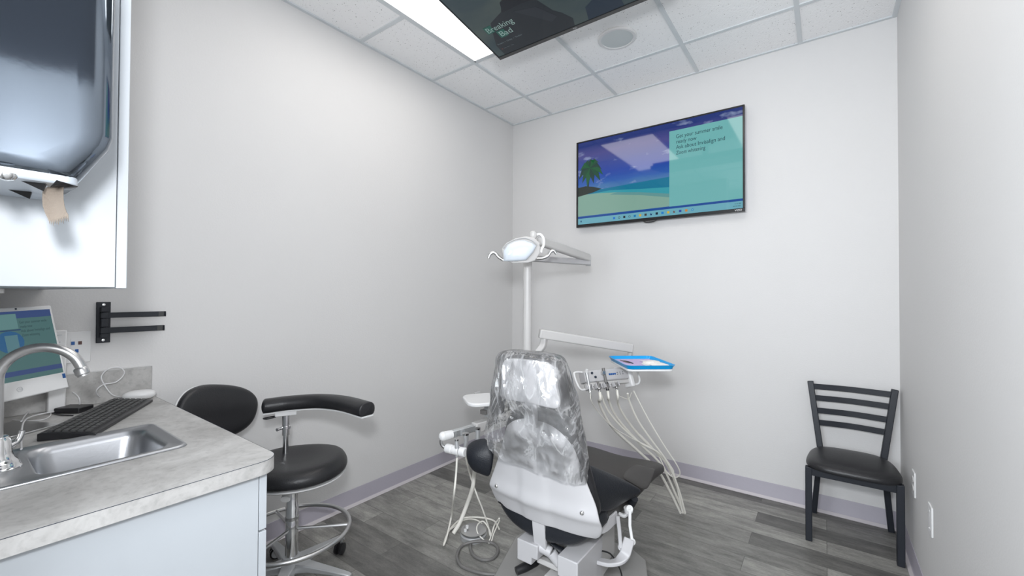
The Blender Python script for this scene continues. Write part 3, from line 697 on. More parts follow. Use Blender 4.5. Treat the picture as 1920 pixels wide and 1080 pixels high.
# round maker's mark
b = NB(); tube(b, [TS @ Vector((0.135+0.0075*math.cos(R(a)), hB-0.029+0.0075*math.sin(R(a)), 0.0006)) for a in range(0, 360, 20)], 0.0006, n=6, closed=True, smooth=False); build('emblem', b, M['alu'], t)
text('hp', 0.011, TS @ Vector((0.1395, hB-0.0265, 0.0009)), -sx, -sy, M['alu'], t, shear=0.3)
b = NB(); box(b, 0.004, 0.013, hB-0.052, hB-0.036, 0, 0.0008, TS); build('sticker', b, M['blue'], t)
cb = pTR+sx*wS*0.5+sy*hB
b = NB(); 
A = Vector((sx.x, sx.y, 0)).normalized(); Bv = Vector((nS.x, nS.y, 0)).normalized()
FT = Matrix((A, Bv, Vector((0, 0, 1)))).transposed().to_4x4(); FT.translation = Vector((cb.x, cb.y, CT+0.0005))
box(b, -0.11, 0.11, -0.14, 0.05, 0, 0.006, FT)
tube(b, [FT @ Vector((0, -0.12, 0.006)), FT @ Vector((0, -0.1, 0.06)), FT @ Vector((0, -0.045, 0.14))], 0.02, n=8, sq=(0.08, 0.008), upv=Bv)
build('stand', b, M['satin'], t, bevel=0.002)
# white upright box behind
cbx = onp(111, 680, 0, 0.10)
t = thing('document_holder', (0.10, -2.975, CT), 'narrow upright white box with printed label standing behind the computer', 'box')
b = NB(); box(b, 0.024, 0.075, -2.985, -2.938, CT+0.0005, 1.180); bo = build('body', b, M['brightwhite'], t, bevel=0.004)
for i in range(7):      # faint printed lines, too small to read
    z = 1.160-0.016*i-0.010*(i > 0)
    b = NB(); box(b, 0.0749, 0.0753, -2.973, -2.973+0.022-0.004*(i % 3), z, z+0.004); build('printed_line', b, M['alu'], bo)
# keyboard
k00 = Vector((0.426, -3.038, CT)); k10 = Vector((0.199, -2.710, CT)); 
ku = (k10-k00); kl = 0.40; ku.normalize(); kv = Vector((-ku.y, ku.x, 0));   # kv: towards the wall side
if kv.x > 0: kv = -kv
kf = onp(180, 812, 2, CT+0.01); kn = onp(75, 808, 2, CT+0.01); k_far = onp(287, 749, 2, CT+0.01); k_bl = onp(208, 745, 2, CT+0.02)
ku = (k_far-kf); kl = ku.length; ku.normalize(); kv = (kn-kf); kw = kv.length; kv.normalize(); kv = (kv-ku*kv.dot(ku)).normalized(); kw = 0.137
KT = Matrix((ku, kv, ku.cross(kv))).transposed().to_4x4(); 
if ku.cross(kv).z < 0: KT = Matrix((ku, kv, -ku.cross(kv))).transposed().to_4x4()
KT.translation = Vector((kf.x, kf.y, CT+0.0008))
t = thing('keyboard', (kf+ku*kl/2+kv*kw/2).xy.to_3d()+Vector((0, 0, CT)), 'black wired keyboard lying on the grey worktop next to the sink', 'keyboard')
b = NB(); prism(b, [(0, 0), (kw, 0), (kw, 0.022), (kw-0.012, 0.024), (0.012, 0.012), (0, 0.010)], 0, 0, kl, KT); build('base', b, M['blackplastic'], t, bevel=0.002)
key0 = None
nc, nr = 16, 6
for r_ in range(nr):
    for c_ in range(nc):
        u = 0.010+c_*(kl-0.02)/nc; v = 0.016+r_*(kw-0.030)/nr; z = 0.012+(v-0.012)/(kw-0.024)*0.012
        if key0 is None:
            b = NB(); ks = (kl-0.02)/nc; kr = (kw-0.03)/nr
            v8 = box(b, 0.0015, ks-0.0025, 0.0015, kr-0.0025, -0.001, 0.005)
            for q in v8[4:]: q.co.x += 0.0012 if q.co.x < ks/2 else -0.0012; q.co.y += 0.001 if q.co.y < kr/2 else -0.001
            bmesh.ops.recalc_face_normals(b, faces=b.faces[:])
            kme = bpy.data.meshes.new('key'); b.to_mesh(kme); b.free(); kme.materials.append(M['keys'])
            key0 = bpy.data.objects.new('key', kme); kk = key0
        else: kk = key0.copy()
        COL.objects.link(kk); kk.parent = t
        mm = KT.copy(); mm.translation = (KT @ Vector((u, v, z)))-t.location
        kk.matrix_local = mm @ Matrix.Rotation(math.atan2(0.012, kw-0.024), 4, 'X')
# mouse
t = thing('computer_mouse', (0.02, -2.715, CT), 'glossy white computer mouse with a looped white cable', 'mouse')
b = NB(); MTm = Matrix.Translation((0.062, -2.722, CT+0.0155)) @ Matrix.Rotation(R(72), 4, 'Z')
pillow(b, -0.055, 0.055, -0.031, 0.031, -0.0155, 0.025, MTm, e=0.75); build('shell', b, M['brightwhite'], t)
b = NB(); tube(b, [onp(240, 746, 2, CT+0.004)]+[onp(x, y, 0, 0.05) for x, y in ((212, 741), (196, 722), (190, 706), (203, 692), (224, 689), (233, 700), (218, 716), (192, 722), (180, 736))]+[onp(196, 751, 2, CT+0.004)], 0.0022, n=8); build('cable', b, M['cable'], t)
# loose cables
zc = CT+0.003
b = NB(); tube(b, [onp(40, 842, 2, zc+0.02), onp(40, 815, 2, zc+0.02), onp(45, 790, 2, zc+0.02), onp(62, 780, 2, zc+0.012), onp(100, 772, 2, zc+0.006), onp(130, 768, 2, zc), onp(148, 762, 2, zc+0.01), onp(147, 745, 2, zc+0.045), onp(130, 732, 2, zc+0.06), onp(112, 730, 2, zc+0.06), onp(92, 742, 2, zc+0.04), onp(70, 757, 2, zc+0.015), onp(48, 778, 2, zc+0.004), onp(40, 790, 2, zc+0.004)], 0.0024, n=8)
o = build('power_cable', b, M['cable'], None); tag(o, 'thick white cable rising in a loop in front of the computer stand', 'cable')
b = NB(); tube(b, [onp(24, 787, 2, zc), onp(50, 789, 2, zc), onp(80, 787, 2, zc), onp(95, 778, 2, zc), onp(90, 766, 2, zc), onp(70, 766, 2, zc+0.008), onp(45, 772, 2, zc+0.008), onp(25, 772, 2, zc)], 0.0018, n=8)
o = build('data_cable', b, M['cable'], None); tag(o, 'thin white cable lying flat in a loop behind the faucet', 'cable')
b = NB(); tube(b, [onp(112, 762, 2, zc), onp(118, 745, 2, zc+0.01), onp(132, 733, 2, zc+0.03), onp(148, 728, 2, zc+0.035), onp(165, 735, 2, zc+0.022), onp(190, 745, 2, zc+0.006), onp(200, 752, 2, zc)], 0.002, n=8)
o = build('network_cable', b, M['cable'], None); tag(o, 'white cable arching behind the small black adapter toward the mouse', 'cable')
t = thing('power_adapter', (0.06, -2.92, CT), 'small flat black adapter with a black cord behind the keyboard', 'adapter')
ac = onp(139, 766, 2, CT+0.012)
AT = Matrix.Translation(Vector((ac.x, ac.y, CT+0.0008))) @ Matrix.Rotation(R(38), 4, 'Z')
b = NB(); box(b, -0.045, 0.045, -0.03, 0.03, 0, 0.02, AT); build('case', b, M['blackplastic'], t, bevel=0.003)
b = NB(); tube(b, [onp(75, 754, 2, zc+0.012), onp(84, 764, 2, zc+0.006), onp(98, 774, 2, zc), onp(115, 778, 2, zc), onp(137, 779, 2, zc)], 0.0022, n=8); build('cord', b, M['blackplastic'], t)

# ------------------------------------------------------------------ wall cabinet with the paper towel dispenser on its side
t = thing('wall_cabinet', (0.57, -3.15, 1.333), 'white laminate wall cabinet above the sink worktop', 'cabinet')
XC, YC = 1.150, -2.990
b = NB(); box(b, 0.003, XC-0.0005, YN+0.003, YC-0.019, 1.334, 2.45); build('body', b, M['cabinet'], t, bevel=0.0006)
for x0, x1 in ((0.578, XC), (0.004, 0.574)):
    b = NB(); box(b, x0, x1, YC-0.0175, YC, 1.332, 2.452); build('door', b, M['cabinet'], t, bevel=0.0012)
b = NB(); cyl(b, (0.2, -3.12, 1.333), (0.2, -3.12, 1.318), 0.02); build('under_cabinet_light', b, M['satin'], t)
b = NB()
t = thing('paper_towel_dispenser', (1.15, -3.18, 1.50), 'dark shiny paper towel dispenser on the side of the wall cabinet', 'dispenser')
DX = 1.372; y1d, y0d = -3.050, -3.318; z0d = 1.507
# silhouette in (y, z), lofted from back to front with rounded front edge
def dout(ins, zo=0.0, n=6):
    y1, y0 = y1d-ins, y0d+ins; zb = z0d+ins*0.6+zo
    ch = [(y1-0.050, zb), (y1-0.042, zb+0.006)] + [(y1-0.006, z0d+0.070), (y1, z0d+0.090)]
    return [(y0+0.050, zb)]+ch+[(y1, 1.92-ins), (y1-0.02, 1.945-ins), (y0+0.02, 1.945-ins), (y0, 1.92-ins), (y0, z0d+0.09), (y0+0.006, z0d+0.07), (y0+0.042, zb+0.006)]
b = NB(); rows = []
for x, ins in ((1.152, 0.0), (DX-0.045, 0.0), (DX-0.022, 0.003), (DX-0.008, 0.010), (DX, 0.024), (DX+0.002, 0.05)):
    rows.append([(x, p[0], p[1]) for p in dout(ins)])
V_ = grid(b, rows, True); b.faces.new(V_[-1])
build('cover', b, M['steel_dark'], t, angle=50)
b = NB(); prism(b, rrect(1.152, DX-0.006, y0d+0.052, y1d-0.046, 0.02), 2, z0d-0.006, z0d+0.012)
for k in range(2):
    pass
build('chassis', b, M['chassis'], t, bevel=0.004)
zq = z0d-0.006
for (px, py) in ((40, 366), (66, 351)):
    c = onp(px+8, py, 2, zq-0.006)
    b = NB(); v = [c+Vector((0.0, -0.020, 0.006)), c+Vector((0.009, 0.006, 0.006)), c+Vector((-0.009, 0.006, 0.006)), c+Vector((0.0, 0.005, -0.006)), c+Vector((0, 0.008, 0.006))]
    vs = [b.verts.new(q) for q in v]
    for f in ((0, 1, 3), (0, 3, 2), (1, 4, 3), (2, 3, 4), (0, 2, 4, 1)): b.faces.new([vs[i] for i in f])
    build('tear_tooth', b, M['bezel'], t)
c = onp(12, 325, 2, zq); b = NB(); lathe(b, [(0.011, 0.0), (0.011, -0.004), (0.008, -0.009), (0, -0.012)], c); build('lock_button', b, M['chrome'], t)
s0, s1 = onp(88, 352, 2, zq-0.0006), onp(145, 356, 2, zq-0.0006)
b = NB(); vs = [b.verts.new(q) for q in (onp(106, 338, 2, zq-0.0006), onp(146, 350, 2, zq-0.0006), onp(122, 364, 2, zq-0.0006), onp(84, 362, 2, zq-0.0006))]; b.faces.new(vs); build('slot', b, M['bezel'], t, solid=0.001)
# paper strip
b = NB(); rows = []
dpt = (onp(100, 352, 2, zq)-CAM).dot(_f)-0.003
for i, (xl, xr, y) in enumerate(((100, 122, 331), (92, 120, 347), (80, 119, 358), (79, 119, 372), (80, 121, 386), (84, 125, 398), (91, 128, 408))):
    rows.append([at(xl+(xr-xl)*j/12, y+(2.5-abs(j-6)*0.3 if i == 6 else 0)-(i == 6)*(j*0.9-4), dpt-0.004*i+0.004*math.sin(j/12*math.pi)) for j in range(13)])
V_ = grid(b, rows)
for j in range(0, 12):    # torn teeth
    a, c = V_[-1][j], V_[-1][j+1]; mid = (a.co+c.co)/2+(at(104, 420, dpt)-at(102, 408, dpt))*(0.75+0.35*(j % 3)/2); q = b.verts.new(mid); b.faces.new((a, c, q))
build('paper_towel', b, M['paper'], t, solid=0.0004)

# ------------------------------------------------------------------ operator stool
sc_ = Vector((0.425, -2.262, 0))
t = thing('operator_stool', sc_, 'black padded dental operator stool with armrest, chrome foot ring and castors', 'stool')
b = NB()
lathe(b, [(0, 0.03), (0.035, 0.06), (0.042, 0.07), (0.042, 0.115), (0.036, 0.135), (0, 0.137)], sc_); build('hub', b, M['alu'], t)
for i in range(5):
    a = R(27+72*i); d = Vector((math.cos(a), math.sin(a), 0)); s = Vector((-d.y, d.x, 0))
    b = NB()
    rows = []
    for (q, w0, z0, z1) in ((0.030, 0.036, 0.075, 0.115), (0.10, 0.027, 0.082, 0.108), (0.20, 0.020, 0.078, 0.096), (0.275, 0.016, 0.070, 0.086), (0.290, 0.013, 0.058, 0.080)):
        c = sc_+d*q; rows.append([c+s*w0+Vector((0, 0, z0)), c-s*w0+Vector((0, 0, z0)), c-s*w0*0.85+Vector((0, 0, z1)), c+s*w0*0.85+Vector((0, 0, z1))])
    V_ = grid(b, rows, True); b.faces.new(V_[0][::-1]); b.faces.new(V_[-1]); lg = build('leg', b, M['alu'], t, bevel=0.004)
    cc = sc_+d*0.278+s*0.0
    wdir = Vector((math.cos(a+0.9+i), math.sin(a+0.9+i), 0)) if i != 0 else Vector((0.55, -0.83, 0)); 
    b = NB()
    cz = Vector((cc.x, cc.y, 0.0285)); off = Vector((-wdir.y, wdir.x, 0))*0.014
    for sg in (-1, 1): lathe(b, [(0, 0.024*1), (0.018, 0.023), (0.0275, 0.019), (0.0275, 0.008), (0.015, 0.006), (0, 0.006)], cz+off, wdir*sg, 24)
    cs_ = build('caster', b, M['blackplastic'], t)
    b = NB(); cyl(b, cz+Vector((0, 0, 0.02)), cz+Vector((0, 0, 0.04)), 0.006, n=10); lathe(b, [(0, 0.0245), (0.02, 0.0238), (0.02, 0.023), (0, 0.023)], cz+off, wdir, 20); build('axle', b, M['alu'], cs_)
b = NB(); lathe(b, [(0.027, 0.13), (0.027, 0.355), (0.024, 0.36), (0.024, 0.43), (0.017, 0.435), (0.017, 0.51), (0, 0.51)], sc_); build('gas_column', b, M['chrome'], t)
b = NB(); lathe(b, [(0.029, 0.0), (0.029, 0.012), (0.027, 0.014), (0.027, 0.0)], sc_+Vector((0, 0, 0.30))); build('collar', b, M['satin'], t)
b = NB(); tube(b, [sc_+Vector((0.245*math.cos(R(x)), 0.245*math.sin(R(x)), 0.243)) for x in range(0, 360, 15)], 0.0095, n=12, closed=True, k=3); rg = build('foot_ring', b, M['satin'], t)
for i in range(3):
    a = R(50+120*i); b = NB(); tube(b, [sc_+Vector((0.02*math.cos(a), 0.02*math.sin(a), 0.255)), sc_+Vector((0.24*math.cos(a), 0.24*math.sin(a), 0.245))], 0.007, n=8, smooth=False); build('spoke', b, M['satin'], rg)
b = NB(); p = sc_+Vector((0.032, -0.03, 0.0)); tube(b, [p+Vector((-0.02, 0.02, 0.47)), p+Vector((0.0, 0, 0.462)), p+Vector((0.04, -0.035, 0.432))], [0.006, 0.010, 0.020], n=12); build('height_lever', b, M['white'], t)
# seat: white pan and thick saddle cushion
b = NB(); seatc = sc_+Vector((0.018, 0.012, 0))
def seat_pts(rs, z, tilt=0.0):
    out = []
    for j in range(36):
        a = 2*math.pi*j/36; rx = 0.215*rs; ry = 0.200*rs*(1-0.04*math.cos(2*a))
        out.append((seatc.x+rx*math.cos(a), seatc.y+ry*math.sin(a), z))
    return out
rows = [seat_pts(r_, z_) for r_, z_ in ((0.55, 0.487), (0.97, 0.500), (1.0, 0.505), (1.0, 0.510))]
V_ = grid(b, rows, True); b.faces.new(V_[0][::-1]); b.faces.new(V_[-1]); build('seat_pan', b, M['white'], t)
b = NB(); rows = []
for r_, z_ in ((0.985, 0.508), (1.03, 0.522), (1.04, 0.540), (1.01, 0.558), (0.93, 0.572), (0.78, 0.578), (0.55, 0.575), (0.3, 0.568), (0.1, 0.566)):
    ring = seat_pts(r_, z_)
    # dished saddle, front falls away
    ring = [(x, y, z+0.012*max(0, (abs(((x-seatc.x)*0.6+(y-seatc.y)*0.8))/0.2))**2*(1 if r_ < 1 else 0)) for x, y, z in ring]
    rows.append(ring)
V_ = grid(b, rows, True); b.faces.new(V_[0][::-1]); b.faces.new(V_[-1]); build('seat', b, M['leather'], t, subd=1)
# armrest: post, clamp, curved bolster
ap = at(536, 800, 1.99)
b = NB(); cyl(b, (ap.x, ap.y, 0.49), (ap.x, ap.y, 0.70), 0.0125); cyl(b, (ap.x, ap.y, 0.66), (ap.x, ap.y, 0.785), 0.0165); tube(b, [(sc_.x, sc_.y, 0.492), (ap.x, ap.y, 0.492)], 0.012, n=8, smooth=False); po = build('armrest_post', b, M['chrome'], t)
b = NB(); lathe(b, [(0.016, 0), (0.021, 0.002), (0.021, 0.014), (0.016, 0.016)], (ap.x, ap.y, 0.688)); cyl(b, (ap.x, ap.y-0.02, 0.696), (ap.x+0.01, ap.y-0.045, 0.696), 0.007); build('clamp', b, M['chrome'], po)
arm = [at(503, 766, 1.96), at(545, 758, 2.00), at(600, 752, 2.02), at(645, 754, 1.97), at(683, 764, 1.88)]
ends = [arm[0]+(arm[0]-arm[1]).normalized()*0.028]+arm+[arm[-1]+(arm[-1]-arm[-2]).normalized()*0.030]
zs = sum(p.z for p in arm)/len(arm)
for p in ends: p.z = zs+(p.z-zs)*0.35
b = NB(); C = crom(ends, 10); n_ = len(C); rows = []; prev = None
for i, c in enumerate(C):
    d = (C[min(i+1, n_-1)]-C[max(i-1, 0)]).normalized(); s = d.cross(Vector((0, 0, 1))).normalized()
    f = min(1.0, min(i, n_-1-i)/8.0); f = max(0.04, math.sqrt(1-(1-f)**2))
    ring = []
    for j in range(20):
        a = 2*math.pi*j/20; x = 0.041*f*math.copysign(abs(math.cos(a))**0.8, math.cos(a)); z = 0.034*f*math.copysign(abs(math.sin(a))**0.85, math.sin(a)); 
        ring.append(c+s*x+Vector((0, 0, max(z, -0.026*f))))
    rows.append(ring)
V_ = grid(b, rows, True); b.faces.new(V_[0][::-1]); b.faces.new(V_[-1]); ar = build('armrest', b, M['leather'], t, angle=60)
b = NB(); rows = []
for i, c in enumerate(C[4:-4]):
    d = (C[min(i+5, n_-1)]-C[i+3]).normalized(); s = d.cross(Vector((0, 0, 1))).normalized()
    rows.append([c+s*0.030+Vector((0, 0, -0.025)), c-s*0.030+Vector((0, 0, -0.025)), c-s*0.030+Vector((0, 0, -0.031)), c+s*0.030+Vector((0, 0, -0.031))])
V_ = grid(b, rows, True); b.faces.new(V_[0]); b.faces.new(V_[-1]); build('armrest_backing', b, M['white'], ar)
b = NB(); d = (arm[1]-arm[0]); ar_a = math.atan2(d.y, d.x); BT = Matrix.Translation((ap.x+0.0, ap.y, zs-0.045)) @ Matrix.Rotation(ar_a, 4, 'Z'); box(b, -0.045, 0.045, -0.022, 0.022, -0.010, 0.014, BT); br = build('mount_block', b, M['brightwhite'], po, bevel=0.003)
b = NB(); tube(b, [BT @ Vector((-0.04, -0.01, -0.012)), BT @ Vector((-0.075, -0.014, -0.016)), BT @ Vector((-0.092, 0.0, -0.016)), BT @ Vector((-0.075, 0.012, -0.016)), BT @ Vector((-0.04, 0.01, -0.012))], 0.003, n=6); build('release_lever', b, M['blackplastic'], br)
# backrest
bc = Vector((0.176, -2.500, 0.792)); fd = (Vector((0.72, 0.26, 0.10))).normalized(); sd = Vector((-fd.y, fd.x, 0)).normalized(); ud = fd.cross(-sd).normalized()
ud = ud if ud.z > 0 else -ud
_a = R(-14); sd, ud = (sd*math.cos(_a)+ud*math.sin(_a)), (ud*math.cos(_a)-sd*math.sin(_a))
def backr(w_, h_, th, off, name, m_, rs, e=0.8):
    b = NB(); rows = []
    for (rr_, o_) in rs:
        ring = []
        for j in range(36):
            a = 2*math.pi*j/36; x = w_*rr_*math.copysign(abs(math.cos(a))**e, math.cos(a)); y = h_*rr_*math.copysign(abs(math.sin(a))**e, math.sin(a))
            x += 0.12*y
            curve = 1.1*(x*x)
            ring.append(bc+sd*x+ud*y+fd*(off+o_*th+curve))
        rows.append(ring)
    V_ = grid(b, rows, True); b.faces.new(V_[0][::-1]); b.faces.new(V_[-1]); return build(name, b, m_, t, subd=1)
backr(0.190, 0.122, 0.045, 0.0, 'backrest', M['leather'], ((0.90, -0.3), (0.99, 0.0), (1.0, 0.35), (0.93, 0.75), (0.75, 1.0), (0.4, 1.08), (0.1, 1.1)))
backr(0.191, 0.1225, 0.02, -0.014, 'backrest_shell', M['white'], ((0.3, -0.6), (0.8, -0.3), (0.97, 0.0), (1.0, 0.5), (0.97, 0.8)))
b = NB(); tube(b, [sc_+Vector((-0.02, -0.02, 0.495)), sc_+Vector((-0.22, -0.20, 0.495)), bc-fd*0.05+Vector((0, 0, -0.22)), bc-fd*0.028+Vector((0, 0, -0.02))], 0.01, sq=(0.035, 0.012), k=6); build('back_support', b, M['alu'], t)

# ------------------------------------------------------------------ black ladder-back side chair
t = thing('side_chair', (2.49, -0.25, 0), 'black ladder-back side chair with padded seat in the right corner', 'chair')
def bar(name, pts, w_, d_, m_, par, upv=(0, 0, 1)):
    b = NB(); tube(b, pts, 0, sq=(w_, d_), smooth=False, upv=upv); return build(name, b, m_, par, bevel=0.003)
for sx_, xf in ((2.302, 2.300), (2.672, 2.672)):
    bar('leg', [(sx_, -0.412, 0.0), (sx_, -0.412, 0.395)], 0.030, 0.036, M['blackwood'], t, upv=(0, 1, 0))
for xs_, xb, xt in ((2.352, 2.318, 2.304), (2.636, 2.672, 2.690)):
    bar('leg', [(xb, -0.035, 0.0), (xs_, -0.095, 0.41)], 0.028, 0.036, M['blackwood'], t, upv=(0, 1, 0))
    bar('back_post', [(xs_, -0.095, 0.405), (xt-0.0, -0.055 if xt < 2.5 else -0.06, 0.80)], 0.030, 0.036, M['blackwood'], t, upv=(0, 1, 0))
for i, z in enumerate((0.770, 0.703, 0.630, 0.560)):
    k = (z-0.41)/0.39; xa = 2.352+(2.304-2.352)*k; xb = 2.636+(2.690-2.636)*k; yb = -0.095+0.037*k
    b = NB(); tube(b, [(xa, yb, z), ((xa+xb)/2, yb+0.022, z), (xb, yb, z)], 0, sq=(0.006, 0.033), k=8, upv=(0, 0, 1)); build('slat', b, M['blackwood'], t, bevel=0.0015)
for a_, c_ in (((2.302, -0.412), (2.672, -0.412)), ((2.302, -0.412), (2.352, -0.095)), ((2.672, -0.412), (2.636, -0.095)), ((2.352, -0.095), (2.636, -0.095))):
    bar('apron', [(a_[0], a_[1], 0.372), (c_[0], c_[1], 0.372)], 0.018, 0.042, M['blackwood'], t)
b = NB(); rows = []
def schair(r_, z):
    out = []
    for j in range(40):
        a = 2*math.pi*j/40; cx, cy = math.cos(a), math.sin(a)
        x = 0.210*math.copysign(abs(cx)**0.55, cx); y = 0.198*math.copysign(abs(cy)**0.6, cy)
        x *= (1-0.16*(y+0.185)/0.37)
        out.append((2.488+x*r_, -0.275+y*r_, z+0.0))
    return out
for r_, z_ in ((0.97, 0.393), (1.005, 0.395), (1.015, 0.405), (1.0, 0.420), (0.92, 0.433), (0.72, 0.441), (0.4, 0.443), (0.1, 0.443)): rows.append(schair(r_, z_))
V_ = grid(b, rows, True); b.faces.new(V_[0][::-1]); b.faces.new(V_[-1]); build('seat', b, M['leather'], t, subd=1)

# ------------------------------------------------------------------ dental chair
CX = 1.425
t = thing('dental_chair', (1.42, -1.45, 0), 'white and black dental patient chair seen from behind', 'dental chair')
b = NB(); prism(b, [(1.06, -1.22), (1.16, -1.10), (1.575, -1.098), (1.663, -1.15), (1.712, -1.27), (1.725, -1.9), (1.66, -2.0), (1.27, -2.0), (1.185, -1.83), (1.03, -1.364)], 2, 0.0, 0.022); build('base_plate', b, M['baseplate'], t, bevel=0.006)
b = NB(); box(b, 1.33, 1.53, -1.50, -1.20, 0.022, 0.30); build('lift_column', b, M['offwhite'], t, bevel=0.02)
for x0, x1, z0 in ((1.315, 1.418, 0.19), (1.512, 1.602, 0.03)):
    b = NB()
    if z0 > 0.1:
        prism(b, [(x0, 0.195), (x1-0.03, 0.195), (x1-0.03, 0.225), (x1, 0.225), (x1, 0.283), (x0, 0.283)], 1, -1.752, -1.60)
    else:
        prism(b, [(x0+0.03, z0), (x1, z0), (x1, 0.283), (x0, 0.283), (x0, 0.205), (x0+0.03, 0.195)], 1, -1.752, -1.52)
    build('lift_housing', b, M['shell'], t, bevel=0.004)
b = NB(); prism(b, [(-1.60, 0.12), (-1.60, 0.27), (-1.35, 0.27), (-1.35, 0.05), (-1.52, 0.03)], 0, 1.36, 1.56); build('lift_frame', b, M['offwhite'], t, bevel=0.006)
for (x0, x1, yy, z0, z1) in ((1.38, 1.52, -1.70, 0.178, 0.200), (1.42, 1.47, -1.74, 0.06, 0.14), (1.43, 1.56, -1.72, 0.13, 0.155)):
    b = NB(); box(b, x0, x1, yy, yy+0.10, z0, z1); build('linkage', b, M['offwhite'], t, bevel=0.004)
b = NB(); cyl(b, (1.455, -1.752, 0.085), (1.515, -1.752, 0.085), 0.028); build('linkage', b, M['alu'], t, bevel=0.003)
b = NB(); tube(b, [at(968, 1071, 1.82), at(985, 1063, 1.84), at(1003, 1054, 1.88), at(1012, 1050, 1.92)], [0.017, 0.020, 0.019, 0.012], n=12); build('release_handle', b, M['blackplastic'], t)
# back support bar and pivot
b = NB(); tube(b, [at(1014, 1027, 1.775), at(1010, 975, 1.755), at(1008, 955, 1.78)], 0, sq=(0.060, 0.016), smooth=False, upv=(0, 1, 0)); build('back_bar', b, M['shell'], t, bevel=0.003)
b = NB(); cyl(b, at(1008, 1022, 1.785), at(1034, 1036, 1.76), 0.021); cyl(b, at(1034, 1036, 1.76), at(1050, 1058, 1.745), 0.022, 0.02); build('pivot', b, M['shell'], t, bevel=0.004)
# underside upholstery
b = NB(); rows = []
stn = [(-1.742, 0.30, 0.46), (-1.70, 0.285, 0.485), (-1.60, 0.285, 0.492), (-1.40, 0.31, 0.495), (-1.20, 0.345, 0.492), (-1.05, 0.365, 0.468), (-0.955, 0.355, 0.445), (-0.875, 0.335, 0.415), (-0.862, 0.35, 0.39)]
for k, (y, z0, z1) in enumerate(stn):
    hw = (0.15, 0.18, 0.195, 0.222, 0.238, 0.250, 0.250, 0.238, 0.20)[k]; ring = []
    for j in range(28):
        a = 2*math.pi*j/28; x = hw*math.copysign(abs(math.cos(a))**0.45, math.cos(a)); z = (z0+z1)/2+(z1-z0)/2*math.copysign(abs(math.sin(a))**0.5, math.sin(a))
        if math.sin(a) > 0: z -= 0.03*(1-min(1, abs(x)/hw*1.0))**1*0.8
        if math.sin(a) < 0: z += 0.10*(abs(x)/hw)**2.4*(1 if k < 3 else 0.08)
        ring.append((CX+0.015+x, y, z))
    rows.append(ring)
V_ = grid(b, rows, True); b.faces.new(V_[0][::-1]); b.faces.new(V_[-1]); build('seat', b, M['grey_leather'], t, subd=1)
# black rear boot below the shell
b = NB(); rows = []
for k, (y, hw, zt, zb) in enumerate(((-1.742, 0.19, 0.44, 0.325), (-1.736, 0.224, 0.46, 0.297), (-1.69, 0.240, 0.47, 0.280), (-1.58, 0.240, 0.47, 0.280), (-1.50, 0.23, 0.46, 0.29))):
    ring = []
    for j in range(28):
        a = 2*math.pi*j/28; x = hw*math.copysign(abs(math.cos(a))**0.5, math.cos(a)); zz = (zt+zb)/2+(zt-zb)/2*math.copysign(abs(math.sin(a))**0.6, math.sin(a))
        if math.sin(a) < 0: zz += 0.07*(abs(x)/hw)**2.2
        ring.append((CX-0.012+x, y, zz))
    rows.append(ring)
V_ = grid(b, rows, True); b.faces.new(V_[0][::-1]); b.faces.new(V_[-1]); build('rear_boot', b, M['leather_side'], t, subd=1)
b = NB(); tube(b, [at(1032, 1020, 1.80), at(1050, 1034, 1.78), at(1072, 1043, 1.78), at(1082, 1046, 1.78)], [0.012, 0.020, 0.020, 0.010], n=12); build('hose_boot', b, M['leather_side'], t)
# back shell
def shell_hw(z):
    P_ = [(0.385, 0.238), (0.40, 0.256), (0.43, 0.268), (0.47, 0.268), (0.52, 0.252), (0.60, 0.215), (0.68, 0.185), (0.74, 0.165), (0.79, 0.145), (0.815, 0.12), (0.828, 0.085)]
    for (a, wa), (c, wc) in zip(P_, P_[1:]):
        if a <= z <= c: return wa+(wc-wa)*(z-a)/(c-a)
    return 0.05
b = NB(); rows = []
zs_ = [0.385, 0.392, 0.405, 0.43, 0.455, 0.47, 0.49, 0.52, 0.56, 0.60, 0.64, 0.68, 0.72, 0.755, 0.785, 0.805, 0.82, 0.828]
SC = 1.428
for z in zs_:
    hw = shell_hw(z); row = []; lean = -0.09*(z-0.40)
    for j in range(25):
        u_ = -1+2*j/24; x = hw*u_
        y = -1.765+lean + 0.032*abs(u_)**3.6
        band = 1/(1+math.exp(-(0.060-abs(x+0.012))*160))           # raised central rib
        y -= 0.010*band*(1 if z < 0.66 else max(0, 1-(z-0.66)/0.08))
        y -= 0.014*math.exp(-((z-0.478)/0.018)**2)                    # horizontal crease ridge
        if z < 0.47: y += 0.020*((0.47-z)/0.085)
        if z > 0.70: y += 0.03*((z-0.70)/0.13)**2
        row.append((SC+x, y, z+0.016*(1-u_*u_)*0-0.0*abs(u_)))
    rows.append(row)
grid(b, rows); build('back_shell', b, M['shell'], t, solid=0.012, subd=2)
for (px, py) in ((931, 911), (1091, 962), (1018, 811), (958, 782)):
    y = -1.775 if py > 900 else -1.805
    c = onp(px, py, 1, y); b = NB(); lathe(b, [(0.009, 0.006), (0.009, -0.002), (0.006, -0.006), (0.0, -0.008)], c, (0, 1, 0), 16); build('rivet', b, M['chrome'], t)
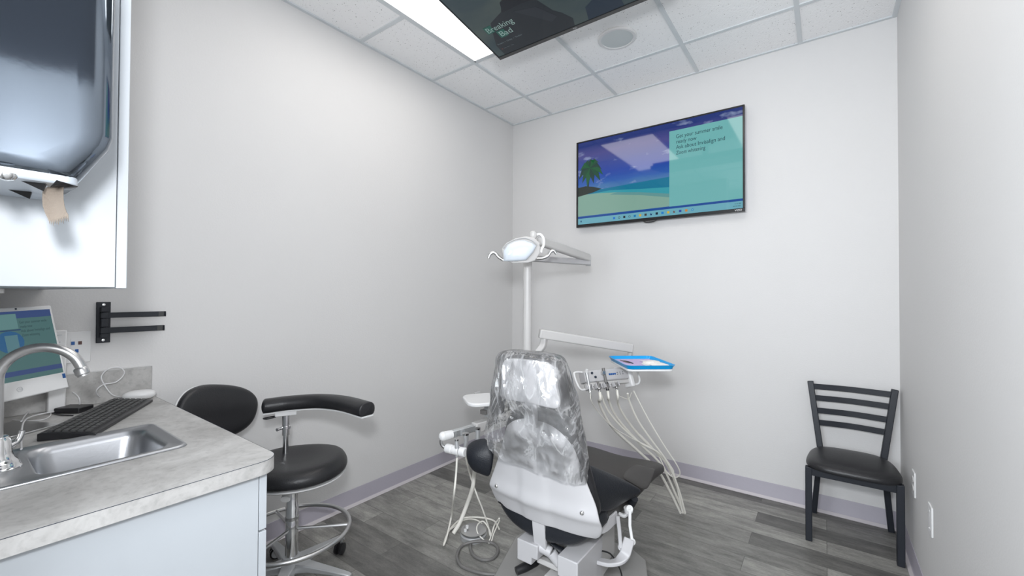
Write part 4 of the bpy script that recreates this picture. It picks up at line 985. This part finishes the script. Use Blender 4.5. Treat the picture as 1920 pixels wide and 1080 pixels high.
# back cushion in front of the shell
b = NB(); rows = []
for (z, hw, y0, y1) in ((0.44, 0.20, -1.72, -1.67), (0.47, 0.245, -1.735, -1.66), (0.55, 0.232, -1.755, -1.68), (0.66, 0.205, -1.765, -1.705), (0.74, 0.19, -1.775, -1.71), (0.80, 0.165, -1.785, -1.715), (0.838, 0.13, -1.79, -1.72), (0.855, 0.08, -1.78, -1.735)):
    ring = []
    for j in range(28):
        a = 2*math.pi*j/28; x = hw*math.copysign(abs(math.cos(a))**0.5, math.cos(a)); y = (y0+y1)/2+(y1-y0)/2*math.copysign(abs(math.sin(a))**0.6, math.sin(a))
        ring.append((SC+0.01+x, y, z))
    rows.append(ring)
V_ = grid(b, rows, True); b.faces.new(V_[0][::-1]); b.faces.new(V_[-1]); build('backrest', b, M['leather'], t, subd=1)
# headrest
b = NB(); box(b, 1.412, 1.468, -1.842, -1.828, 0.80, 1.00); build('headrest_bar', b, M['shell'], t, bevel=0.004)
HC = 1.438
hp = [(-0.135, 0.955), (-0.128, 1.035), (-0.10, 1.062), (0.0, 1.068), (0.085, 1.062), (0.118, 1.04), (0.130, 0.98), (0.142, 0.925), (0.135, 0.898), (0.11, 0.892), (0.0, 0.895), (-0.11, 0.892), (-0.138, 0.90), (-0.142, 0.925)]
HT = Matrix.Translation((HC, -1.845, 0)) @ Matrix.Rotation(0, 4, 'Z')
def hpoly(k, cz=0.98): return [p.xz.to_tuple() for p in [Vector((q[0]*k, 0, cz+(q[1]-cz)*k)) for q in crom([(a[0], a[1], 0) for a in hp], 3, True) for q in [Vector((q[0], q[1]))]]]
cpts = [(p.x, p.y) for p in crom([(a[0], a[1], 0) for a in hp], 4, True)]
def ringp(k, y, cz=0.98): return [(HC+p[0]*k, y, cz+(p[1]-cz)*k) for p in cpts]
b = NB(); V_ = grid(b, [ringp(0.5, -1.862), ringp(0.9, -1.860), ringp(0.97, -1.855), ringp(0.985, -1.847), ringp(0.97, -1.838)], True); b.faces.new(V_[0][::-1]); b.faces.new(V_[-1]); build('headrest_shell', b, M['shell'], t)
b = NB(); V_ = grid(b, [ringp(0.9, -1.843), ringp(1.03, -1.843), ringp(1.08, -1.83), ringp(1.09, -1.80), ringp(1.04, -1.775), ringp(0.85, -1.765), ringp(0.4, -1.765)], True); b.faces.new(V_[0][::-1]); b.faces.new(V_[-1]); build('headrest', b, M['leather'], t, subd=1)
# right armrest sling
G = [[at(1085, 862, 1.63), at(1122, 877, 1.72), at(1163, 895, 1.82), at(1214, 921, 1.90)],
     [at(1084, 888, 1.61), at(1120, 903, 1.67), at(1158, 916, 1.76), at(1192, 932, 1.86)],
     [at(1093, 925, 1.63), at(1117, 932, 1.68), at(1143, 938, 1.74), at(1168, 943, 1.83)],
     [at(1112, 957, 1.67), at(1128, 961, 1.70), at(1143, 958, 1.75), at(1156, 951, 1.82)]]
b = NB(); grid(b, G); ra = build('armrest', b, M['leather_side'], t, solid=0.016, subd=2)
G = [[at(1163, 895, 1.835), at(1182, 906, 1.86), at(1200, 916, 1.885), at(1213, 921, 1.90)],
     [at(1175, 880, 1.95), at(1192, 888, 1.96), at(1208, 898, 1.97), at(1222, 903, 1.98)],
     [at(1192, 868, 2.05), at(1203, 868, 2.06), at(1216, 872, 2.07), at(1229, 877, 2.08)],
     [at(1188, 885, 2.09), at(1203, 888, 2.09), at(1218, 890, 2.09), at(1229, 884, 2.09)]]
b = NB(); grid(b, G); build('armrest_pad', b, M['grey_leather'], ra, solid=0.014, subd=2)
b = NB(); tube(b, [at(1190, 935, 1.88), at(1180, 950, 1.92), at(1165, 945, 1.96), at(1172, 925, 1.98)], 0.016, n=10); build('armrest_fold', b, M['leather_side'], ra)
# left armrest
G = [[at(876, 836, 2.03), at(888, 824, 2.02), at(908, 820, 2.0), at(928, 823, 1.98)],
     [at(873, 850, 1.99), at(887, 846, 1.96), at(907, 845, 1.95), at(927, 850, 1.95)],
     [at(877, 870, 1.98), at(891, 870, 1.95), at(908, 871, 1.94), at(924, 876, 1.94)],
     [at(889, 884, 2.0), at(899, 888, 1.98), at(909, 892, 1.97), at(918, 896, 1.96)]]
b = NB(); grid(b, G); la = build('armrest', b, M['leather_side'], t, solid=0.018, subd=2)
b = NB(); tube(b, [at(921, 850, 1.97), at(919, 868, 1.965), at(914, 885, 1.96)], 0.008, n=8); build('armrest_rod', b, M['satin'], la)
# right arm linkage
b = NB(); tube(b, [at(1112, 992, 1.79), at(1132, 988, 1.80), at(1148, 975, 1.82), at(1157, 966, 1.84)], 0, sq=(0.012, 0.050), k=6, upv=(0, 0, 1)); build('arm_bracket', b, M['shell'], t, bevel=0.004)
b = NB(); tube(b, [at(1158, 966, 1.835), at(1161, 990, 1.82), at(1164, 1026, 1.80)], 0, sq=(0.038, 0.016), smooth=False, upv=(1, 0.4, 0)); cyl(b, at(1164, 1026, 1.79), at(1170, 1024, 1.83), 0.014); build('arm_bracket', b, M['shell'], t, bevel=0.003)
b = NB(); tube(b, [at(1181, 955, 1.84), at(1181, 985, 1.83), at(1186, 1017, 1.81)], 0, sq=(0.026, 0.012), smooth=False, upv=(1, 0.4, 0)); cyl(b, at(1181, 954, 1.835), at(1176, 954, 1.87), 0.015); cyl(b, at(1186, 1016, 1.80), at(1181, 1015, 1.83), 0.014); build('arm_link', b, M['brightwhite'], t, bevel=0.002)
b = NB(); tube(b, [at(1160, 963, 1.88), at(1170, 967, 1.87), at(1176, 962, 1.87), at(1180, 950, 1.88)], 0.009, n=8); cyl(b, at(1177, 951, 1.85), at(1179, 960, 1.85), 0.018); build('arm_joint', b, M['white'], t)
b = NB(); tube(b, [at(1100, 1046, 1.83), at(1122, 1052, 1.80), at(1142, 1056, 1.78), at(1158, 1053, 1.77), at(1170, 1042, 1.775), at(1175, 1028, 1.785), at(1180, 1010, 1.80)], 0, sq=(0.044, 0.016), k=6, upv=(0.3, 0.2, 1)); build('arm_bow', b, M['shell'], t, bevel=0.004)
b = NB(); 
tube(b, [at(1075, 1047, 1.80), at(1095, 1042, 1.80), at(1120, 1033, 1.82), at(1140, 1036, 1.83), at(1150, 1045, 1.85), at(1160, 1062, 1.88), at(1166, 1080, 1.9), at(1168, 1110, 1.92)], 0.0035, n=8); build('black_cord', b, M['blackplastic'], t)
b = NB(); box(b, 1.50, 1.53, -1.50, -1.47, 0.02, 0.25); box(b, 1.55, 1.575, -1.48, -1.45, 0.02, 0.25); build('support_post', b, M['offwhite'], t)

# ------------------------------------------------------------------ clear plastic cover over the head and back
b = NB(); rows = []
from mathutils import noise as NZ
st = [  # z, cx, half width, y back, y front
    (1.096, 1.425, 0.050, -1.845, -1.815), (1.092, 1.425, 0.105, -1.868, -1.785), (1.075, 1.428, 0.142, -1.885, -1.762), (1.03, 1.432, 0.156, -1.890, -1.748),
    (0.97, 1.434, 0.166, -1.893, -1.742), (0.91, 1.436, 0.178, -1.893, -1.735), (0.85, 1.430, 0.192, -1.880, -1.715), (0.79, 1.424, 0.208, -1.870, -1.705),
    (0.74, 1.418, 0.222, -1.860, -1.70), (0.70, 1.416, 0.230, -1.850, -1.70), (0.665, 1.412, 0.232, -1.840, -1.70), (0.635, 1.410, 0.236, -1.832, -1.70)]
st = [tuple(list(p)+list(q)) for p, q in zip([tuple(v) for v in crom([(a[0], a[1], a[2]) for a in st], 4)], [tuple(v)[:2] for v in crom([(a[3], a[4], 0) for a in st], 4)])]
NS = 110
for k, (z, cx, hw, y0, y1) in enumerate(st):
    ring = []
    for j in range(NS):
        a = 2*math.pi*j/NS
        ca, sa = math.cos(a), math.sin(a)
        x = hw*math.copysign(abs(ca)**0.62, ca); y = (y0+y1)/2+(y1-y0)/2*math.copysign(abs(sa)**0.62, sa)
        kk = k/4
        amp = 0.003+0.006*min(1, kk/5)
        P0 = Vector((cx+x, y, z))
        n1 = NZ.noise(P0*9+Vector((3, 1, 0))); n2 = abs(NZ.noise(Vector((P0.x*26, P0.y*26, P0.z*11)))); n3 = abs(NZ.noise(Vector((P0.x*48+P0.z*20, P0.y*40, P0.z*34-P0.x*18))))
        wv = 1.1*n1+1.6*(0.5-n2)+0.9*(0.4-n3)
        x += amp*wv*ca*1.1; y += amp*wv*(sa*1.2 if sa > 0 else sa*1.5)-(0.004 if sa < 0 else 0)
        dz = 0
        if kk >= 6:
            f = (kk-6)/5
            left = max(0, -ca); right = max(0, ca); front = max(0, sa)
            dz = f*(0.085*left**2+0.07*front-0.020*right) + f*0.008*NZ.noise(Vector((a*3, 0, 2)))
            x += 0.006*f*right**3*front
        ring.append((cx+x, y, z+dz))
    rows.append(ring)
V_ = grid(b, rows, True); b.faces.new(V_[0][::-1])
cov = build('plastic_chair_cover', b, M['film'], None, subd=1)
tag(cov, 'crinkled clear plastic bag pulled over the dental chair headrest', 'chair cover')

# ------------------------------------------------------------------ light post with the operating light
pc = at(989, 560, 2.50)
t = thing('operating_light', (pc.x, pc.y, 0), 'white dental operating light on a tall post behind the patient chair', 'dental light')
zt = at(989, 498, 2.5).z
b = NB(); cyl(b, (pc.x, pc.y, 0.012), (pc.x, pc.y, zt), 0.0250, n=32); build('post', b, M['offwhite'], t)
b = NB(); lathe(b, [(0.0265, -0.02), (0.0265, 0.036), (0.024, 0.04), (0, 0.04)], (pc.x, pc.y, zt)); build('collar', b, M['offwhite'], t)
b = NB(); lathe(b, [(0.042, 0), (0.042, 0.012), (0.034, 0.018), (0, 0.018)], (pc.x, pc.y, 0)); build('base_plate', b, M['offwhite'], t, bevel=0.004)
ae = at(1103, 478, 2.85)
zarm = zt+0.045
b = NB(); tube(b, [(pc.x, pc.y, zarm), (ae.x, ae.y, zarm)], 0, sq=(0.045, 0.036), smooth=False, upv=(0, 0, 1)); cyl(b, (pc.x, pc.y, zarm-0.03), (pc.x, pc.y, zarm+0.02), 0.027); build('rigid_arm', b, M['shell'], t, bevel=0.006)
b = NB(); cyl(b, (ae.x, ae.y, zarm-0.022), (ae.x, ae.y, zarm+0.045), 0.018); build('elbow', b, M['alu'], t, bevel=0.003)
h0 = at(1012, 452, 2.34)
b = NB(); tube(b, [(ae.x, ae.y, zarm+0.030), h0], 0, sq=(0.042, 0.050), smooth=False, upv=(0, 0, 1)); build('flex_arm', b, M['offwhite'], t, bevel=0.010, seg=3)
# yoke
b = NB(); tube(b, [at(1003, 441, 2.36), at(1013, 440, 2.34), at(1019, 448, 2.32), at(1019, 460, 2.31), at(1015, 468, 2.30), at(1014, 474, 2.30)], 0, sq=(0.014, 0.020), k=5, upv=(0.6, -0.8, 0)); build('yoke', b, M['brightwhite'], t, bevel=0.003)
b = NB(); lathe(b, [(0.016, -0.012), (0.022, 0.0), (0.020, 0.02), (0.012, 0.028), (0, 0.028)], at(1000, 443, 2.35)); build('yoke_cap', b, M['offwhite'], t)
# head housing: shell behind the bright shield
def pl(pts, d): return [at(x, y, d) for x, y in pts]
hd = [(941, 466), (949, 456), (966, 447), (985, 443), (1001, 445), (1012, 455), (1013, 474), (1003, 489), (990, 493), (962, 494), (944, 487)]
b = NB()
def lerp_ring(pts, d, k, c=(976, 470)): return [at(c[0]+(x-c[0])*k, c[1]+(y-c[1])*k, d) for x, y in pts]
V_ = grid(b, [lerp_ring(hd, 2.27, 0.93), lerp_ring(hd, 2.275, 1.0), lerp_ring(hd, 2.31, 1.0), lerp_ring(hd, 2.38, 0.80), lerp_ring(hd, 2.40, 0.5)], True); b.faces.new(V_[0][::-1]); b.faces.new(V_[-1])
build('lamp_head', b, M['offwhite'], t, bevel=0.004)
b = NB(); sh = [(944, 470), (952, 459), (966, 452), (984, 450.5), (998, 455), (1006, 461), (1000, 473), (987, 488), (970, 490), (944, 490)]
V_ = grid(b, [lerp_ring(sh, 2.262, 1.0), lerp_ring(sh, 2.245, 0.97), lerp_ring(sh, 2.235, 0.8), lerp_ring(sh, 2.232, 0.4)], True); b.faces.new(V_[0]); b.faces.new(V_[-1])
build('light_shield', b, M['lens'], t, angle=60)
b = NB(); tube(b, pl([(943, 466), (952, 456), (967, 449), (985, 447), (999, 452), (1007, 460)], 2.25), 0.003, n=6); build('trim', b, M['alu'], t)
for hs in ([(944, 488), (935, 482), (929, 475), (924, 474), (919, 477), (916, 484)], [(1003, 484), (1016, 484), (1027, 480), (1032, 473), (1038, 470), (1043, 476)]):
    b = NB(); tube(b, pl(hs, 2.29), [0.008, 0.009, 0.009, 0.008, 0.009, 0.007], n=12); build('handle', b, M['satin'], t)

# ------------------------------------------------------------------ delivery unit: arm, head, tray, handpieces
t = thing('delivery_unit', (pc.x+0.05, pc.y+0.02, 0.9), 'white dental delivery arm with instrument head beside the patient chair', 'dental delivery unit')
aL = at(1011, 625, 2.50); aR = at(1185, 653, 2.60)
b = NB(); tube(b, [aL, aR], 0, sq=(0.050, 0.055), smooth=False, upv=(0, 0, 1)); build('arm', b, M['offwhite'], t, bevel=0.008, seg=3)
b = NB(); tube(b, [Vector((pc.x, pc.y, 0.90)), at(1004, 676, 2.47), at(1008, 662, 2.48), at(1018, 648, 2.50), at(1020, 634, 2.50)], 0, sq=(0.036, 0.032), k=5, upv=(0, 1, 0)); cyl(b, (pc.x, pc.y, 0.86), (pc.x, pc.y, 0.95), 0.034); build('arm_knuckle', b, M['offwhite'], t, bevel=0.006)
b = NB(); tube(b, [at(1182, 660, 2.60), at(1178, 680, 2.60), at(1168, 700, 2.52), at(1155, 708, 2.36)], 0.014, n=10); build('arm_neck', b, M['offwhite'], t)
# head frame: local axes from two sight lines
hl, hr = at(1098, 697, 2.20), at(1180, 708, 2.32)
hx = (hr-hl); hW = hx.length; hx = Vector((hx.x, hx.y, 0)).normalized(); hz = Vector((0, 0, 1)); hn = hx.cross(hz); hn = hn if hn.dot(CAM-hl) > 0 else -hn
tl = (hz*0.93+hn*-0.36).normalized(); nn = hx.cross(tl); nn = nn if nn.dot(CAM-hl) > 0 else -nn      # face tilts up towards the user
HM = Matrix((hx, tl, nn)).transposed().to_4x4(); hm = (hl+hr)/2; HM.translation = hm
hw = hW/2
b = NB(); box(b, -hw, hw, -0.030, 0.032, -0.060, 0.0, HM); hdm = build('control_head', b, M['shell'], t, bevel=0.008, seg=3)
b = NB(); box(b, hw-0.012, hw+0.014, -0.075, 0.034, -0.055, 0.010, HM); build('end_cap', b, M['brightwhite'], t, bevel=0.008, seg=3)
for sg in (-1, 1):
    b = NB(); x = sg*hw
    tube(b, [HM @ Vector((x, 0.028, -0.02)), HM @ Vector((x+sg*0.035, 0.030, -0.015)), HM @ Vector((x+sg*0.058, 0.020, -0.01)), HM @ Vector((x+sg*0.056, -0.035, 0.0)), HM @ Vector((x+sg*0.040, -0.062, 0.0)), HM @ Vector((x, -0.062, -0.01))], 0.0055, n=10, k=5); build('grab_handle', b, M['brightwhite'], t)
def disc(c2, r_, m_, nm, zf=0.0005, th=0.004):
    b = NB(); lathe(b, [(r_, -0.002), (r_, th), (r_*0.8, th+0.001), (0, th+0.001)], HM @ Vector((c2[0], c2[1], zf)), nn, 14); build(nm, b, m_, hdm)
for cx_, cy_, r_ in ((-hw+0.045, 0.016, 0.0065), (-hw+0.062, -0.006, 0.0065)): disc((cx_, cy_), r_, M['ink'], 'port')
for i in range(4): disc((0.010+i*0.012, 0.002), 0.0055, M['blue'], 'button', th=0.0015)
for i in range(6): disc((0.062+(i % 3)*0.018, 0.008-(i//3)*0.010), 0.0022, M['ink'], 'switch', th=0.001)
b = NB(); lathe(b, [(0.011, 0), (0.012, 0.010), (0.009, 0.018), (0, 0.018)], HM @ Vector((-0.035, 0.010, 0)), nn, 16); build('gauge_knob', b, M['satin'], hdm)
# holders bar and holders
b = NB(); box(b, -hw+0.005, hw-0.005, -0.052, -0.030, -0.04, -0.006, HM); build('holder_bar', b, M['offwhite'], t, bevel=0.004)
hpos = [-hw+0.008, -hw+0.066, -hw+0.118, -hw+0.178]
for x in hpos:
    b = NB(); 
    for k in range(1): 
        tube(b, [HM @ Vector((x-0.014, -0.052, 0.016)), HM @ Vector((x-0.017, -0.056, -0.004)), HM @ Vector((x, -0.058, -0.018)), HM @ Vector((x+0.017, -0.056, -0.004)), HM @ Vector((x+0.014, -0.052, 0.016))], 0, sq=(0.006, 0.026), k=4, upv=tl)
    build('instrument_holder', b, M['shell'], t, bevel=0.002)
ends_ = [(1272, 957), (1276, 962), (1281, 960), (1284, 964)]
names = ['grey syringe handpiece in the leftmost holder of the delivery head', 'short dark handpiece in the second holder from the left', 'tall black-banded handpiece in the third holder of the delivery head', 'short dark handpiece in the rightmost holder of the delivery head']
mids = [None, [(1123, 753), (1132, 775), (1150, 803), (1190, 840), (1232, 880), (1258, 925)], [(1141, 750), (1150, 772), (1166, 795), (1200, 832), (1240, 872), (1266, 925)], [(1159, 757), (1168, 776), (1185, 800), (1213, 832), (1247, 866), (1272, 920)]]
for i, x in enumerate(hpos):
    tip = HM @ Vector((x, (0.022, -0.030, 0.036, -0.045)[i], 0.008)); low = HM @ Vector((x, -0.082, 0.004))
    th_ = thing('dental_handpiece', low, names[i], 'handpiece', 'instruments on the delivery head')
    m_ = M['alu'] if i in (0,) else M['greyhose']
    b = NB(); tube(b, [low, low.lerp(tip, 0.35), low.lerp(tip, 0.7), tip], [0.0065, 0.0085, 0.007, 0.0085 if i in (0, 2) else 0.006], n=14, k=4); build('body', b, m_, th_)
    b = NB(); cyl(b, low.lerp(tip, 0.30), low.lerp(tip, 0.36), 0.0098); cyl(b, low.lerp(tip, 0.02), low.lerp(tip, 0.08), 0.0082); build('ring', b, M['blackplastic'] if i == 2 else M['chrome'], th_)
    if i == 0:
        b = NB(); cyl(b, tip, tip+nn*0.010+tl*0.012, 0.010, 0.007); build('button_head', b, M['white'], th_)
    pts = [low-tl*0.002, low-tl*0.02-hz*0.02]
    if mids[i]:
        d_ = (2.24, 2.26, 2.28, 2.30)[i]
        pts += [at(px, py, d_+0.05*k) for k, (px, py) in enumerate(mids[i])]+[at(ends_[i][0], ends_[i][1], d_+0.27)]
        rh = (0, 0.0075, 0.0064, 0.0064)[i]
    else:
        pts += [at(1120, 770, 2.24), at(1148, 800, 2.30), at(1185, 822, 2.36), at(1230, 845, 2.42), at(1262, 880, 2.46), at(1258, 892, 2.46)]; rh = 0.0022
    b = NB(); tube(b, pts, rh, n=10, k=7); build('hose', b, M['hose'], th_)
# free tubes of the unit
for k_, (pp, r_) in enumerate(((([(1177, 738), (1180, 752), (1197, 790), (1225, 830), (1250, 865), (1270, 910), (1285, 962)]), 0.0055), (([(1188, 733), (1215, 785), (1245, 835), (1268, 870), (1275, 888), (1266, 895), (1250, 885), (1232, 850), (1200, 815)]), 0.0036),
                     (([(1127, 740), (1140, 770), (1165, 800), (1200, 830), (1236, 850), (1262, 885), (1280, 962)]), 0.0052), (([(1160, 742), (1178, 748), (1184, 736)]), 0.002))):
    b = NB(); tube(b, [at(x, y, 2.28+0.035*i) for i, (x, y) in enumerate(pp)], r_, n=8, k=6); build('tubing', b, M['hose'], t)
# tray support and tray
zt_ = 0.958
def tz(px, py): return onp(px, py, 2, 0.965)
c_ = [tz(1136, 668), tz(1186, 690), tz(1260, 683), tz(1222, 666)]
tc_ = sum(c_, Vector())/4; tu = (c_[1]-c_[0]+c_[2]-c_[3]); tul = 0.345; tu.normalize(); tv = Vector((-tu.y, tu.x, 0)); tvl = 0.262
TT = Matrix((tu, tv, Vector((0, 0, 1)))).transposed().to_4x4(); TT.translation = Vector((tc_.x, tc_.y, 0.945))
b = NB(); prism(b, rrect(-tul/2+0.01, tul/2-0.01, -tvl/2+0.01, tvl/2-0.01, 0.03), 2, -0.010, 0.0, TT); box(b, -0.05, 0.06, -0.04, 0.04, -0.03, -0.008, TT)
tube(b, [TT @ Vector((0, 0, -0.025)), HM @ Vector((hw*0.6, 0.03, -0.05))], 0.014, n=10, smooth=False); build('tray_support', b, M['white'], t, bevel=0.002)
t2 = thing('instrument_tray', TT @ Vector((0, 0, 0)), 'bright blue plastic instrument tray above the delivery head', 'tray')
b = NB()
def tl_(k0, z): return [TT @ Vector((p[0], p[1], z)) for p in rrect(-tul/2+k0, tul/2-k0, -tvl/2+k0, tvl/2-k0, max(0.01, 0.035-k0*0.5))]
V_ = grid(b, [tl_(0.012, 0.0015), tl_(0.003, 0.018), tl_(0.0, 0.021), tl_(0.006, 0.021), tl_(0.016, 0.0045)], True); b.faces.new(V_[0][::-1]); b.faces.new(V_[-1]); build('body', b, M['bluetray'], t2)
b = NB(); box(b, -tul/2+0.022, tul/2-0.03, -tvl/2+0.022, tvl/2-0.022, 0.0047, 0.0055, TT); o = build('tray_liner', b, M['lilac']); tag(o, 'lilac paper liner lying in the blue tray', 'paper')
def solid_local(o): return o
def fix_to(o, T): return o
b = NB(); rows = []
for i in range(9):
    rows.append([TT @ Vector((-0.075+0.205*j/10, 0.018+0.10*i/8+0.015*math.sin(j), 0.0075+0.020*math.sin(math.pi*i/8)*math.sin(math.pi*j/10)*(0.8+0.3*math.sin(3.1*i+2.3*j)))) for j in range(11)])
grid(b, rows)
o = build('sterile_pouch', b, M['pouch'], None, solid=0.0012, subd=1); tag(o, 'crumpled white sterilisation pouch on the lilac tray liner', 'pouch')
b = NB(); box(b, 0.03, 0.115, -0.005, 0.02, 0.006, 0.010, TT); o = build('gauze_pad', b, M['brightwhite'], None, bevel=0.001); tag(o, 'small flat white packet beside the pouch on the tray', 'gauze')
for dx, dy, m_, lb in ((-0.02, -0.055, 'ink', 'small black instrument lying on the lilac tray liner'), (-0.035, -0.070, 'paper', 'small brown-handled instrument beside the black one on the tray')):
    b = NB(); tube(b, [TT @ Vector((dx-0.05, dy-0.012, 0.009)), TT @ Vector((dx, dy, 0.0095)), TT @ Vector((dx+0.045, dy+0.008, 0.009))], [0.0018, 0.0035, 0.002], n=8)
    o = build('dental_instrument', b, M[m_], None); tag(o, lb, 'instrument')

# ------------------------------------------------------------------ assistant's arm on the left
aa0 = at(924, 790, 2.34); aa1 = at(889, 800, 2.24); aa2 = at(846, 812, 2.13); aa3 = at(823, 818, 2.09)
za = 0.617
for p in (aa0, aa1, aa2, aa3): p.z = za+(p.z-za)*0.15
t = thing('assistant_arm', (pc.x-0.03, pc.y, za), 'white telescoping assistant arm holding suction hoses, left of the patient chair', 'dental arm')
b = NB(); tube(b, [Vector((pc.x, pc.y, za)), aa0, aa1], 0, sq=(0.045, 0.050), smooth=False, upv=(0, 0, 1)); cyl(b, (pc.x, pc.y, za-0.04), (pc.x, pc.y, za+0.04), 0.036); build('arm', b, M['offwhite'], t, bevel=0.004)
b = NB(); tube(b, [aa1, aa2], 0, sq=(0.028, 0.036), smooth=False, upv=(0, 0, 1)); build('slide_rail', b, M['clear'], t, bevel=0.004)
b = NB(); d = (aa3-aa2).normalized(); cyl(b, aa2-d*0.004, aa2+d*0.045, 0.021, 0.023); lathe(b, [(0.023, 0), (0.021, 0.010), (0.014, 0.018), (0, 0.022)], aa2+d*0.045, d, 20); build('end_cap', b, M['brightwhite'], t)
b = NB(); tube(b, [at(829, 820, 2.10), at(827, 828, 2.10), at(830, 836, 2.10), at(838, 841, 2.10)], 0.0085, n=12, k=5); build('hanger_rod', b, M['satin'], t)
b = NB(); h1, h2 = at(837, 840, 2.10), at(873, 853, 2.04); h2.z = h1.z; cyl(b, h1, h1.lerp(h2, 0.33), 0.022); cyl(b, h1.lerp(h2, 0.30), h1.lerp(h2, 0.36), 0.018); cyl(b, h1.lerp(h2, 0.36), h1.lerp(h2, 0.68), 0.022); cyl(b, h1.lerp(h2, 0.72), h2, 0.022); build('hose_holder', b, M['brightwhite'], t, bevel=0.004)
zz = 0.008
def pz(x, y, z): return onp(x, y, 2, z)
hz_ = [
 ('air_water_syringe', 'grey-tipped syringe hanging in the white assistant holder', [(856, 826, 2.06), (857, 842, 2.06), (857, 856, 2.06)], [0.009, 0.012, 0.009], [at(857, 858, 2.06), at(855, 890, 2.06), at(851, 930, 2.06), pz(847, 965, 0.10), pz(838, 1005, 0.03), pz(832, 1022, zz), pz(836, 1008, zz), pz(846, 990, zz), pz(866, 973, zz), pz(895, 970, zz), pz(925, 976, zz), pz(936, 992, zz)], 0.005),
 ('saliva_ejector', 'silver ejector valve hanging between the holder and the armrest', [(873, 815, 2.12), (874, 826, 2.12), (872, 838, 2.12)], [0.015, 0.011, 0.009], [at(873, 838, 2.12), at(874, 860, 2.10), pz(882, 893, 0.32), pz(895, 930, 0.22), pz(905, 955, 0.14), pz(915, 985, 0.04), pz(920, 1005, 0.01), pz(927, 985, 0.05), pz(936, 972, 0.12)], 0.0042),
 ('suction_valve', 'tall silver suction valve behind the left armrest', [(896, 805, 2.16), (896, 818, 2.16), (895, 832, 2.16)], [0.012, 0.012, 0.010], [at(895, 832, 2.16), at(893, 860, 2.12), pz(889, 890, 0.34), pz(886, 915, 0.26), pz(876, 945, 0.16), pz(862, 980, 0.07), pz(850, 1000, 0.025)], 0.011),
]
for nm, lb, body, rr_, hose, hr_ in hz_:
    t3 = thing(nm, at(*body[-1]), lb, 'handpiece', 'hoses of the assistant arm')
    b = NB(); tube(b, [at(*q) for q in body], rr_, n=14, k=4); build('body', b, M['alu'], t3)
    b = NB(); cyl(b, at(*body[0]), at(body[0][0], body[0][1]-3, body[0][2]), rr_[0]*1.15); build('tip', b, M['chrome'], t3)
    b = NB(); tube(b, hose, hr_, n=12, k=7); build('hose', b, M['hose'], t3)
b = NB(); tube(b, [pz(846, 992, 0.010), pz(868, 976, 0.012), pz(890, 974, 0.012), pz(905, 985, 0.012), pz(900, 1005, 0.012), pz(915, 1015, 0.012), pz(920, 1000, 0.03), pz(907, 978, 0.06), pz(895, 985, 0.06), pz(897, 1002, 0.04), pz(918, 1018, 0.012), pz(926, 1000, 0.03), pz(937, 975, 0.06)], 0.0035, n=8, k=7)
o = build('floor_hose', b, M['hose'], None); tag(o, 'thin cream hose looping over the metal foot control', 'hose')
# small round shelf on the post
sp = at(903, 748, 2.36)
t = thing('utility_shelf', (sp.x, sp.y, sp.z), 'small glossy white shelf with rounded corners, left of the plastic cover', 'shelf')
rdir = math.atan2(pc.y-sp.y, pc.x-sp.x)
ST = Matrix.Translation((sp.x, sp.y, sp.z)) @ Matrix.Rotation(R(-36), 4, 'Z')
b = NB(); prism(b, rrect(-0.085, 0.14, -0.10, 0.10, 0.06, 8), 2, -0.008, 0.012, ST); build('top', b, M['brightwhite'], t, bevel=0.006, seg=3)
b = NB(); q = at(914, 775, 2.38); box(b, q.x-0.013, q.x+0.013, q.y-0.013, q.y+0.013, za+0.02, sp.z-0.008); build('bracket', b, M['alu'], t)
b = NB(); box(b, q.x-0.03, q.x+0.01, q.y-0.03, q.y+0.02, za+0.035, za+0.06); build('bracket', b, M['greyhose'], t, bevel=0.003)

# ------------------------------------------------------------------ foot control
fcn = onp(888, 996, 2, 0.03)
t = thing('foot_control', (fcn.x, fcn.y, 0), 'round metal foot control disc with grey hose on the floor', 'foot control')
b = NB(); lathe(b, [(0.072, 0.0), (0.072, 0.020), (0.066, 0.026), (0, 0.028)], (fcn.x, fcn.y, 0), n=40); build('base', b, M['alu'], t)
b = NB(); lathe(b, [(0.0, 0.044), (0.060, 0.043), (0.070, 0.040), (0.070, 0.036), (0.050, 0.034), (0.0, 0.034)], (fcn.x, fcn.y, 0), n=40); build('disc', b, M['satin'], t)
b = NB(); cyl(b, (fcn.x, fcn.y, 0.02), (fcn.x, fcn.y, 0.036), 0.03); build('spring', b, M['satin'], t)
b = NB(); q = onp(876, 990, 2, 0.05); cyl(b, q, q+Vector((0, 0, 0.012)), 0.009); cyl(b, q+Vector((0.005, -0.02, -0.02)), q+Vector((0.005, -0.02, 0.004)), 0.008); build('knob', b, M['white'], t)
b = NB(); hp_ = [(884, 1010), (882, 1028), (890, 1043), (908, 1050), (926, 1046), (934, 1032), (926, 1020), (908, 1015), (886, 1016), (866, 1024), (857, 1042), (864, 1060), (885, 1070), (910, 1076), (935, 1077), (958, 1074)]
tube(b, [pz(x, y, 0.007+(0.012 if i in (7, 8) else 0)) for i, (x, y) in enumerate(hp_)], 0.0078, n=10, k=7); build('hose', b, M['greyhose'], t)
